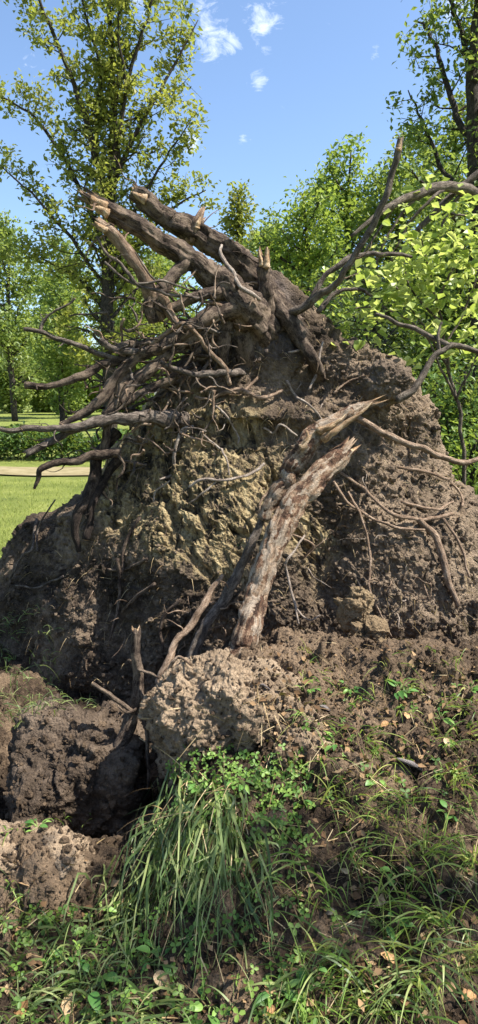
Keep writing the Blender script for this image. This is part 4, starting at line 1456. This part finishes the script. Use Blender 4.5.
M_LEAFDARK = leaf_material('dark_foliage', [(.2, (.02, .05, .012)), (.5, (.05, .11, .02)), (.8, (.12, .20, .035))], trans=.35)
M_LEAFMID = leaf_material('mid_foliage', [(.2, (.055, .10, .02)), (.5, (.12, .19, .04)), (.8, (.24, .30, .07))], trans=.45)
M_LEAFOLIVE = leaf_material('olive_foliage', [(.2, (.085, .105, .02)), (.5, (.185, .21, .042)), (.8, (.35, .33, .075))], trans=.48)
M_LEAFBRIGHT = leaf_material('bright_foliage', [(.2, (.075, .14, .022)), (.5, (.16, .25, .04)), (.8, (.31, .37, .075))], trans=.48)
M_LEAFPALE = leaf_material('pale_foliage', [(.2, (.09, .14, .03)), (.5, (.17, .24, .06)), (.8, (.32, .36, .12))], trans=.45)
M_LEAFGREY = leaf_material('grey_green_foliage', [(.2, (.04, .06, .03)), (.5, (.09, .115, .06)), (.8, (.17, .19, .10))], trans=.3)


def at_ground(px, Y):
    return np.array([(px - CX) / F * Y / (c_ - s_ * 0) * 1.0, Y, 0.0])


def sprout(mbw, mbl, limbs, rs, sub_len, sub_gap, leaf_n, leaf_s, spread, grav=0.0, twigs=3, start=.2, up=.35, var0=0.0, varr=1.0):
    """side branches with twigs and leaf sprays along each limb polyline"""
    tips, sizes = [], []
    for c, r in limbs:
        seg = np.linalg.norm(np.diff(c, axis=0), axis=1)
        L = np.concatenate([[0], np.cumsum(seg)])
        T = L[-1]
        d = start * T
        while d < T:
            i = min(len(c) - 2, int(np.searchsorted(L, d) - 1))
            i = max(i, 0)
            p = c[i] + (c[i + 1] - c[i]) * ((d - L[i]) / (seg[i] + 1e-9))
            tg = (c[i + 1] - c[i]) / (seg[i] + 1e-9)
            f = d / T
            ln = sub_len * (1.0 - .55 * f) * rs.uniform(.5, 1.15)
            dr = rs.normal(size=3)
            dr -= tg * np.dot(dr, tg)
            dr /= np.linalg.norm(dr) + 1e-9
            dr = dr * .9 + tg * .45 + np.array([0, 0, up])
            dr /= np.linalg.norm(dr)
            q1 = p + dr * ln * .5 + rs.normal(size=3) * ln * .06
            q2 = p + dr * ln + rs.normal(size=3) * ln * .12 + np.array([0, 0, -grav * ln])
            rb = max(.008, r[i] * .38)
            tube(mbw, [p, q1, q2], [rb, rb * .6, rb * .2 + .003], sides=4, n=5)
            for _ in range(twigs):
                b = q1 + (q2 - q1) * rs.uniform(-.5, 1)
                e = b + (dr * .4 + rs.normal(size=3) * .6 + np.array([0, 0, .15 - grav])) * ln * .38
                tube(mbw, [b, e], [rb * .25 + .003, .003], sides=3, n=2)
                k = rs.poisson(leaf_n)
                t = rs.random(k)[:, None]
                tips.append(b + (e - b) * t * 1.15 + rs.normal(size=(k, 3)) * spread)
            k = rs.poisson(leaf_n)
            t = rs.random(k)[:, None]
            tips.append(q1 + (q2 - q1) * t * 1.1 + rs.normal(size=(k, 3)) * spread)
            d += sub_gap * rs.uniform(.6, 1.4)
    pos = np.concatenate(tips)
    # clumps differ in hue
    v = np.clip(var0 + varr * (.5 + .45 * fbm(pos * .7, 2, .5, int(rs.integers(99)))) + rs.normal(size=len(pos)) * .14, 0, 1)
    leaves(mbl, pos, leaf_s * rs.uniform(.4, 1.3, len(pos)), up=.3, var=v)
    return len(pos)


NLEAF = [0]


def tree(name, label, base, limbs_w, leaf_mat, rs, trunk_mat=M_TRUNK, group=None, cat='tree', **kw):
    t = thing(name, label, cat, base, group)
    mw, ml, mtw = MB(), MB(), MB()
    lim = []
    for j, (pts, rad) in enumerate(limbs_w):
        c, r = tube(mw, pts, rad, sides=10 if j == 0 else 7, n=max(8, len(pts) * 4), rough=.08, knot=.08, wob=.05, seed=j + 1)
        lim.append((c, r))
    NLEAF[0] += sprout(mtw, ml, lim, rs, **kw)
    put('trunk', mw.mesh('trunk', [trunk_mat]), t)
    put('branches', mtw.mesh('branches', [trunk_mat]), t, kind='stuff')
    put('crown', ml.mesh('crown', [leaf_mat], False), t)
    return t


def auto_limbs(base, height, spread, rs, n=7, trunk_r=.16, lean=(0, 0), first=.25):
    """a trunk that runs through the crown with rising limbs"""
    b = np.array(base, float)
    top = b + np.array([lean[0], lean[1], height * .93])
    mid = b + np.array([lean[0] * .3 + rs.normal() * .15, lean[1] * .3, height * .45])
    tr = [b, b + (mid - b) * .5, mid, (mid + top) / 2 + rs.normal(size=3) * .15, top]
    out = [(tr, [trunk_r * 1.15, trunk_r, trunk_r * .75, trunk_r * .45, .015])]
    for i in range(n):
        f = first + (.85 - first) * (i + rs.random()) / n
        p = b + (top - b) * f
        a = i * 2.4 + rs.normal() * .4
        L = spread * (1 - .6 * (f - first)) * rs.uniform(.75, 1.15)
        d = np.array([math.cos(a), math.sin(a), 0])
        q1 = p + d * L * .45 + np.array([0, 0, L * .28])
        q2 = p + d * L * .9 + np.array([0, 0, L * .75])
        out.append(([p, q1, q2], [trunk_r * .45 * (1 - f * .5), trunk_r * .28, .012]))
    return out


# the tall sparse tree on the left, limbs as they show against the sky
rs = np.random.default_rng(5)
Y0 = 22.0


def pl(pts, r0, r1, yj=1.0):
    n = len(pts)
    w, dy = [], rs.normal() * yj
    for k, (a, b) in enumerate(pts):
        w.append(P(a, b, Y0 + dy * k / n * 1.6))
    return (w, list(np.linspace(r0, r1, n)))


bl = P(110, 447, Y0)
limbs = [pl([(110, 448), (110, 400), (108, 340), (108, 270), (111, 200), (113, 130), (111, 60), (109, 0), (104, -60)], .26, .03, .2),
         pl([(108, 250), (103, 190), (88, 130), (72, 80), (52, 30), (36, -10), (24, -50)], .11, .02),
         pl([(111, 210), (120, 130), (130, 70), (148, 15), (160, -40)], .09, .02),
         pl([(112, 190), (132, 140), (158, 95), (182, 52), (198, 20)], .08, .015),
         pl([(108, 270), (88, 205), (60, 152), (28, 112), (-10, 92)], .09, .02),
         pl([(110, 265), (138, 205), (165, 160), (190, 122)], .07, .015),
         pl([(110, 290), (148, 235), (178, 205), (206, 190)], .07, .015),
         pl([(108, 290), (72, 240), (38, 200), (0, 165)], .07, .015),
         pl([(108, 310), (80, 280), (48, 262), (18, 250)], .06, .012),
         pl([(110, 320), (136, 290), (160, 275)], .06, .012),
         pl([(110, 230), (96, 150), (100, 70), (84, 10), (80, -40)], .08, .02),
         pl([(111, 150), (126, 90), (118, 30), (128, -30)], .06, .015),
         pl([(108, 350), (86, 330), (60, 325)], .06, .012), pl([(110, 350), (130, 330), (152, 322)], .06, .012)]
tree('tall_tree', 'tall airy olive green tree with many rising limbs at left', bl, limbs, M_LEAFOLIVE, rs,
     sub_len=1.35, sub_gap=.25, leaf_n=14, leaf_s=.175, spread=.12, twigs=4, start=.14)

# the tree whose dark trunk stands at the right edge
Y0 = 13.0
limbs = [pl([(486, 520), (484, 400), (480, 300), (476, 200), (473, 110), (476, 40), (480, -20), (482, -80)], .19, .05, .1),
         pl([(474, 150), (455, 110), (440, 60), (428, 30), (415, 20)], .07, .012), pl([(474, 200), (450, 180), (425, 130), (408, 90)], .06, .01),
         pl([(476, 80), (460, 30), (448, -10), (440, -50)], .06, .012), pl([(475, 250), (452, 215), (428, 190), (412, 170)], .06, .01),
         pl([(478, 120), (505, 70), (530, 20), (550, -30)], .08, .012), pl([(478, 220), (510, 180), (545, 150)], .07, .012),
         pl([(476, 60), (490, 0), (500, -60)], .06, .012)]
tree('dark_trunk_tree', 'tree with a dark trunk standing at the right picture edge', P(486, 520, Y0), limbs, M_LEAFMID, rs,
     sub_len=.9, sub_gap=.20, leaf_n=13, leaf_s=.115, spread=.10, twigs=3, start=.15)

# the middle trees
def px_tree(name, label, px, Y, top, halfw, mat, seed, n=8, **kw):
    rs = np.random.default_rng(seed)
    b = P(px, 400, Y)
    b[2] = 0
    h = P(px, top, Y)[2]
    sp = halfw * Y / F
    a = dict(sub_len=max(.8, sp * .5), sub_gap=.21, leaf_n=15, leaf_s=.0062 * Y + .03, spread=.17, twigs=4, start=.10)
    a.update(kw)
    return tree(name, label, b, auto_limbs(b, h, sp, rs, int(n * 1.5), trunk_r=.06 + h * .009, first=.16), mat, rs, **a)


px_tree('round_tree', 'small round olive tree in the gap behind the splintered shard', 238, 27, 172, 34, M_LEAFOLIVE, 31, n=7)
px_tree('bright_tree', 'bright green tree right behind the top of the root plate', 300, 19, 172, 62, M_LEAFBRIGHT, 32, n=11)
px_tree('bright_tree', 'taller mid green tree with ragged top right of the bright one', 345, 23, 122, 58, M_LEAFBRIGHT, 33, n=14)
px_tree('bushy_tree', 'tall mid green tree between the upright root tip and the dark trunk', 440, 24, 70, 55, M_LEAFMID, 43, n=13)
px_tree('bright_tree', 'low bright tree filling the gap right of the splintered shard', 275, 25, 205, 45, M_LEAFMID, 44, n=11)
px_tree('bushy_tree', 'mid green bushy tree behind the long upright root tip', 400, 21, 112, 58, M_LEAFMID, 34, n=13)
px_tree('slim_tree', 'slim pale tree with a thin straight trunk at the left edge', 14, 46, 195, 46, M_LEAFPALE, 35, n=9, sub_len=1.6, sub_gap=.5, spread=.3)
px_tree('dense_tree', 'dense dark tree filling the gap behind the tall tree, left side', 64, 52, 235, 55, M_LEAFMID, 36, n=8, sub_gap=.55, spread=.35)
px_tree('dense_tree', 'dense tree with deep green crown behind the tangle of roots', 165, 54, 245, 60, M_LEAFMID, 37, n=8, sub_gap=.55, spread=.35)
px_tree('dense_tree', 'deep green tree close behind the trunk of the tall tree', 132, 34, 222, 46, M_LEAFMID, 45, n=9, sub_gap=.4, spread=.25)
px_tree('dense_tree', 'deep green tree low left of the tall tree', 62, 36, 262, 40, M_LEAFMID, 46, n=8, sub_gap=.42, spread=.25)
px_tree('dark_tree', 'dark green tree low behind the leafy sapling on the right', 450, 14, 215, 75, M_LEAFDARK, 38, n=12)
px_tree('grey_green_tree', 'grey green drooping tree behind the arched dead branch', 372, 13, 232, 40, M_LEAFGREY, 39, n=9, grav=.55, sub_len=1.2, leaf_s=.08)
px_tree('dark_tree', 'dark green tree between the bright ones and the root plate', 330, 16, 262, 50, M_LEAFDARK, 40, n=9)


def shrub(label, px, Y, top, halfw, mat, seed, n=9, group='shrubs at the far side of the lawn'):
    rs = np.random.default_rng(seed)
    b = P(px, 400, Y)
    b[2] = 0
    h = P(px, top, Y)[2]
    sp = halfw * Y / F
    lim = []
    for i in range(n):
        a = rs.uniform(0, 2 * math.pi)
        q = b + np.array([math.cos(a) * sp * rs.uniform(.2, .9), math.sin(a) * sp * .7, h * rs.uniform(.55, .95)])
        lim.append(([b + rs.normal(size=3) * (.1, .1, 0), (b + q) / 2 + np.array([0, 0, h * .15]), q], [.03 + h * .006, .025, .01]))
    tree('shrub', label, b, lim, mat, rs, cat='shrub', group=group, sub_len=max(.35, h * .24), sub_gap=.18 if Y < 40 else .4, leaf_n=14, leaf_s=.0058 * Y + .03, spread=.15 if Y < 40 else .3, twigs=4, start=.05)


shrub('pale leafy shrub at the far left behind the lawn', 12, 66, 350, 44, M_LEAFPALE, 51, n=12)
shrub('pale shrub poking out between the tall trunk and its left neighbour', 44, 70, 362, 40, M_LEAFPALE, 58, n=12)
shrub('olive shrub closing the lawn straight behind the tall trunk', 95, 72, 355, 50, M_LEAFMID, 59, n=12)
shrub('mid green shrub beyond the lawn, left of the tall trunk', 70, 62, 352, 40, M_LEAFMID, 52)
shrub('bright shrub low behind the root tangle', 128, 60, 352, 44, M_LEAFBRIGHT, 53)
shrub('dark shrub glimpsed low under the big roots', 175, 58, 345, 40, M_LEAFMID, 54)
shrub('dark shrub in shadow right of the root plate rim', 452, 8.5, 330, 58, M_LEAFDARK, 55, n=13, group=None)
shrub('low bright weeds shrub at the right rim of the root plate', 472, 6.6, 425, 26, M_LEAFBRIGHT, 56, n=7, group=None)
shrub('shrub filling the skyline gap behind the collar', 270, 24, 262, 60, M_LEAFMID, 57, n=12)

# hedge strip between path and far lawn
rs = np.random.default_rng(61)
hb = np.array([-7.0, 18.2, 0])
ht = thing('hedge', 'low dark green hedge between the path and the far lawn', 'hedge', hb)
ml, mw = MB(), MB()
n = 15000
hx = rs.uniform(-10.5, -2.5, n)
hy = 18.2 + rs.normal(size=n) * .3
top = .72 + .1 * np.sin(hx * 2.1) + .1 * np.sin(hx * 5.3)
hz = top * rs.random(n) ** .6
leaves(ml, np.stack([hx, hy, hz], 1), rs.uniform(.07, .14, n), up=.3)
for xx_ in np.arange(-10.3, -2.6, .35):
    a = np.array([xx_ + rs.normal() * .05, 18.2 + rs.normal() * .1, 0])
    tube(mw, [a, a + np.array([rs.normal() * .1, rs.normal() * .1, .35]), a + np.array([rs.normal() * .2, rs.normal() * .2, .7])], [.015, .01, .005], sides=4, n=4)
put('stems', mw.mesh('stems', [M_TRUNK]), ht, kind='stuff')
put('foliage', ml.mesh('foliage', [M_LEAFDARK], False), ht)

# far tree line closing the lawn
rs = np.random.default_rng(71)
protos = []
spots = [(-56, 92), (-44, 88), (-33, 94), (-24, 86), (-15, 90), (-5, 96), (6, 90), (17, 94), (28, 88), (40, 92), (52, 96), (-70, 98), (66, 98)]
words = ['furthest left', 'second from the left', 'third from the left', 'fourth from the left', 'fifth from the left', 'sixth from the left', 'seventh from the left', 'eighth from the left',
         'ninth from the left', 'tenth from the left', 'eleventh from the left', 'beyond the left picture edge', 'beyond the right picture edge']
for j in range(3):
    b = np.array([spots[j][0], spots[j][1], 0.0])
    h = (13, 16, 12)[j]
    protos.append(tree('far_tree', 'far tree of the line closing the lawn, ' + words[j], b, auto_limbs(b, h, (6.0, 6.2, 6.4)[j], rs, 12, .25, first=.08), (M_LEAFMID, M_LEAFOLIVE, M_LEAFDARK)[j], rs,
                       group='far tree line', sub_len=3.0, sub_gap=.7, leaf_n=13, leaf_s=.5, spread=.4, twigs=3, start=.06))
for j in range(3, len(spots)):
    src = protos[j % 3]
    t = src.copy()
    COL.objects.link(t)
    t['label'] = 'far tree of the line closing the lawn, ' + words[j]
    t.location = (spots[j][0], spots[j][1], 0)
    t.rotation_euler = (0, 0, rs.uniform(0, 6.28))
    k = rs.uniform(.8, 1.15)
    t.scale = (k, k, k * rs.uniform(.85, 1.1))
    for ch in src.children:
        c2 = ch.copy()
        COL.objects.link(c2)
        c2.parent = t

# added tree out of view, one long bough placed to shade the lower bank
rs = np.random.default_rng(77)
bo = np.array([6.6, 2.7, 0.0])
limbs = [([bo, bo + (-.1, -.1, 2.2), bo + (-.3, -.2, 4.2), bo + (-.2, 0, 6.5), bo + (.1, .2, 8.5)], [.2, .18, .14, .09, .03]),
         ([bo + (-.3, -.2, 4.2), (5.2, 1.9, 4.75), (4.2, 1.55, 4.95), (3.3, 1.5, 5.0), (2.7, 1.5, 4.95)], [.09, .06, .045, .03, .012]),
         ([bo + (-.2, -.1, 5.2), (7.4, 2.2, 6.4), (8.2, 1.6, 7.2)], [.07, .04, .012]),
         ([bo + (-.2, 0, 6.0), (7.2, 4.0, 7.4), (7.8, 4.8, 8.4)], [.07, .04, .012]),
         ([bo + (-.2, 0, 5.6), (6.9, 3.9, 6.6), (7.0, 5.0, 7.4)], [.06, .04, .012])]
tree('added_shade_tree', 'added tree out of view on the right, its long bough placed to shade the lower bank', bo, limbs, M_LEAFMID, rs,
     sub_len=.62, sub_gap=.085, leaf_n=9, leaf_s=.085, spread=.07, twigs=3, start=.25)

# ------------------------------------------------------------------ leafy sapling on the right, each leaf its own part
M_BIGLEAF = leaf_material('sapling_leaf', [(.15, (.16, .25, .045)), (.45, (.33, .42, .085)), (.8, (.55, .58, .20))], trans=.5, rough=.4)


def lobed_leaf(var, seed):
    r = np.random.default_rng(seed)
    pts = [(0, 0), (.10, .20), (.22, .36), (.38, .43), (.55, .46), (.72, .36), (.84, .27), (1.0, 0)]
    up_ = [(x_, y_ * r.uniform(.85, 1.1)) for x_, y_ in pts]
    v, n = [], len(pts)
    for x_, y_ in up_:
        v.append((x_, y_, .35 * y_ - .22 * x_ * x_))
    for x_, y_ in up_[1:-1]:
        v.append((x_, -y_, .35 * y_ - .22 * x_ * x_))
    mid = []
    for x_, y_ in up_[1:-1]:
        mid.append(len(v))
        v.append((x_, 0, -.22 * x_ * x_))
    L = [0] + list(range(1, n - 1)) + [n - 1]
    R = [0] + list(range(n, n + n - 2)) + [n - 1]
    C = [0] + mid + [n - 1]
    tr = []
    for i in range(n - 1):
        for side, fl in ((L, 0), (R, 1)):
            f = [side[i], side[i + 1], C[i + 1], C[i]]
            f = [q for k, q in enumerate(f) if q not in f[:k]]
            if len(f) == 4:
                tr += [(f[0], f[1], f[2]), (f[0], f[2], f[3])]
            elif len(f) == 3:
                tr.append(tuple(f))
    mb_ = MB()
    mb_.add(np.array(v), tris=np.array(tr), var=np.full(len(v), var))
    return mb_.mesh('leaf', M_BIGLEAF, True)


LM = [lobed_leaf(v_, i_) for i_, v_ in enumerate((.1, .35, .55, .75, .95))]
rs = np.random.default_rng(81)
bsp = P(470, 470, 5.3)
bsp[2] = .0
sap = thing('leafy_sapling', 'bright green leafy sapling with lobed leaves right of the root plate top', 'sapling', bsp)
stems = [[(470, 520, 5.3), (462, 430, 5.25), (450, 370, 5.2), (436, 300, 5.1), (424, 250, 5.05), (418, 218, 5.0)],
         [(456, 400, 5.22), (430, 345, 5.1), (396, 312, 4.95), (360, 308, 4.85), (338, 316, 4.8)],
         [(450, 370, 5.2), (420, 320, 5.1), (394, 282, 5.0), (374, 275, 4.95)],
         [(446, 345, 5.15), (468, 300, 5.2), (482, 262, 5.2), (498, 240, 5.2)],
         [(436, 300, 5.1), (458, 262, 5.05), (470, 228, 5.0)],
         [(440, 320, 5.1), (412, 292, 5.1), (404, 262, 5.1)],
         [(456, 400, 5.2), (480, 352, 5.1), (500, 320, 5.05)]]
nl = 0
for i, st in enumerate(stems):
    m_ = MB()
    w = [P(*q) for q in st]
    if i == 0:
        w[0][2] = -.05
    c, r = tube(m_, w, list(np.linspace(.018 if i == 0 else .010, .003, len(w))), sides=6, n=len(w) * 6, rough=.06, wob=.02, seed=i)
    put('stem' if i == 0 else 'twig', m_.mesh('stem', [M_BRANCH]), sap)
    m0 = int(len(c) * (.45 if i == 0 else .25))
    for kk in range(46):
        if nl >= 300:
            break
        p = c[rs.integers(m0, len(c))] + rs.normal(size=3) * np.array([.12, .16, .11])
        o = bpy.data.objects.new('leaf', LM[rs.integers(5)])
        COL.objects.link(o)
        o.parent = sap
        o.location = Vector(p - bsp)
        a = rs.uniform(0, 6.28)
        o.rotation_euler = (rs.normal() * .55, rs.uniform(-.2, .9), a)
        s = rs.uniform(.05, .09)
        o.scale = (s, s, s)
        nl += 1
mb = MB()
for i, st in enumerate(stems):
    c, r = catmull([P(*q) for q in st], [.01] * len(st), 40)
    k = 130
    p = c[rs.integers(20, 40, k)] + rs.normal(size=(k, 3)) * np.array([.15, .2, .13])
    leaves(mb, p, rs.uniform(.035, .075, k), up=.9, aspect=.85)
put('small_leaves', mb.mesh('small_leaves', M_BIGLEAF, False), sap, kind='stuff')
# grass tuft behind the right rim
mb = MB()
for (px, py) in [(462, 505), (470, 500), (478, 492), (455, 500), (466, 488), (476, 480)]:
    b = P(px, py, 5.6)
    b[2] = .0
    n = 40
    ribbons(mb, b + rs.normal(size=(n, 3)) * (.08, .08, 0), np.array([0, 0, 1]) + rs.normal(size=(n, 3)) * .25, rs.uniform(.6, 1.25, n), rs.uniform(.008, .016, n), rs.uniform(.05, .4, n), K=6)
put('tall_grass', mb.mesh('tall_grass', M_GRASSY), kind='stuff', label='tall bright grass growing behind the right rim of the root plate', cat='grass')
print('leaves', NLEAF[0])
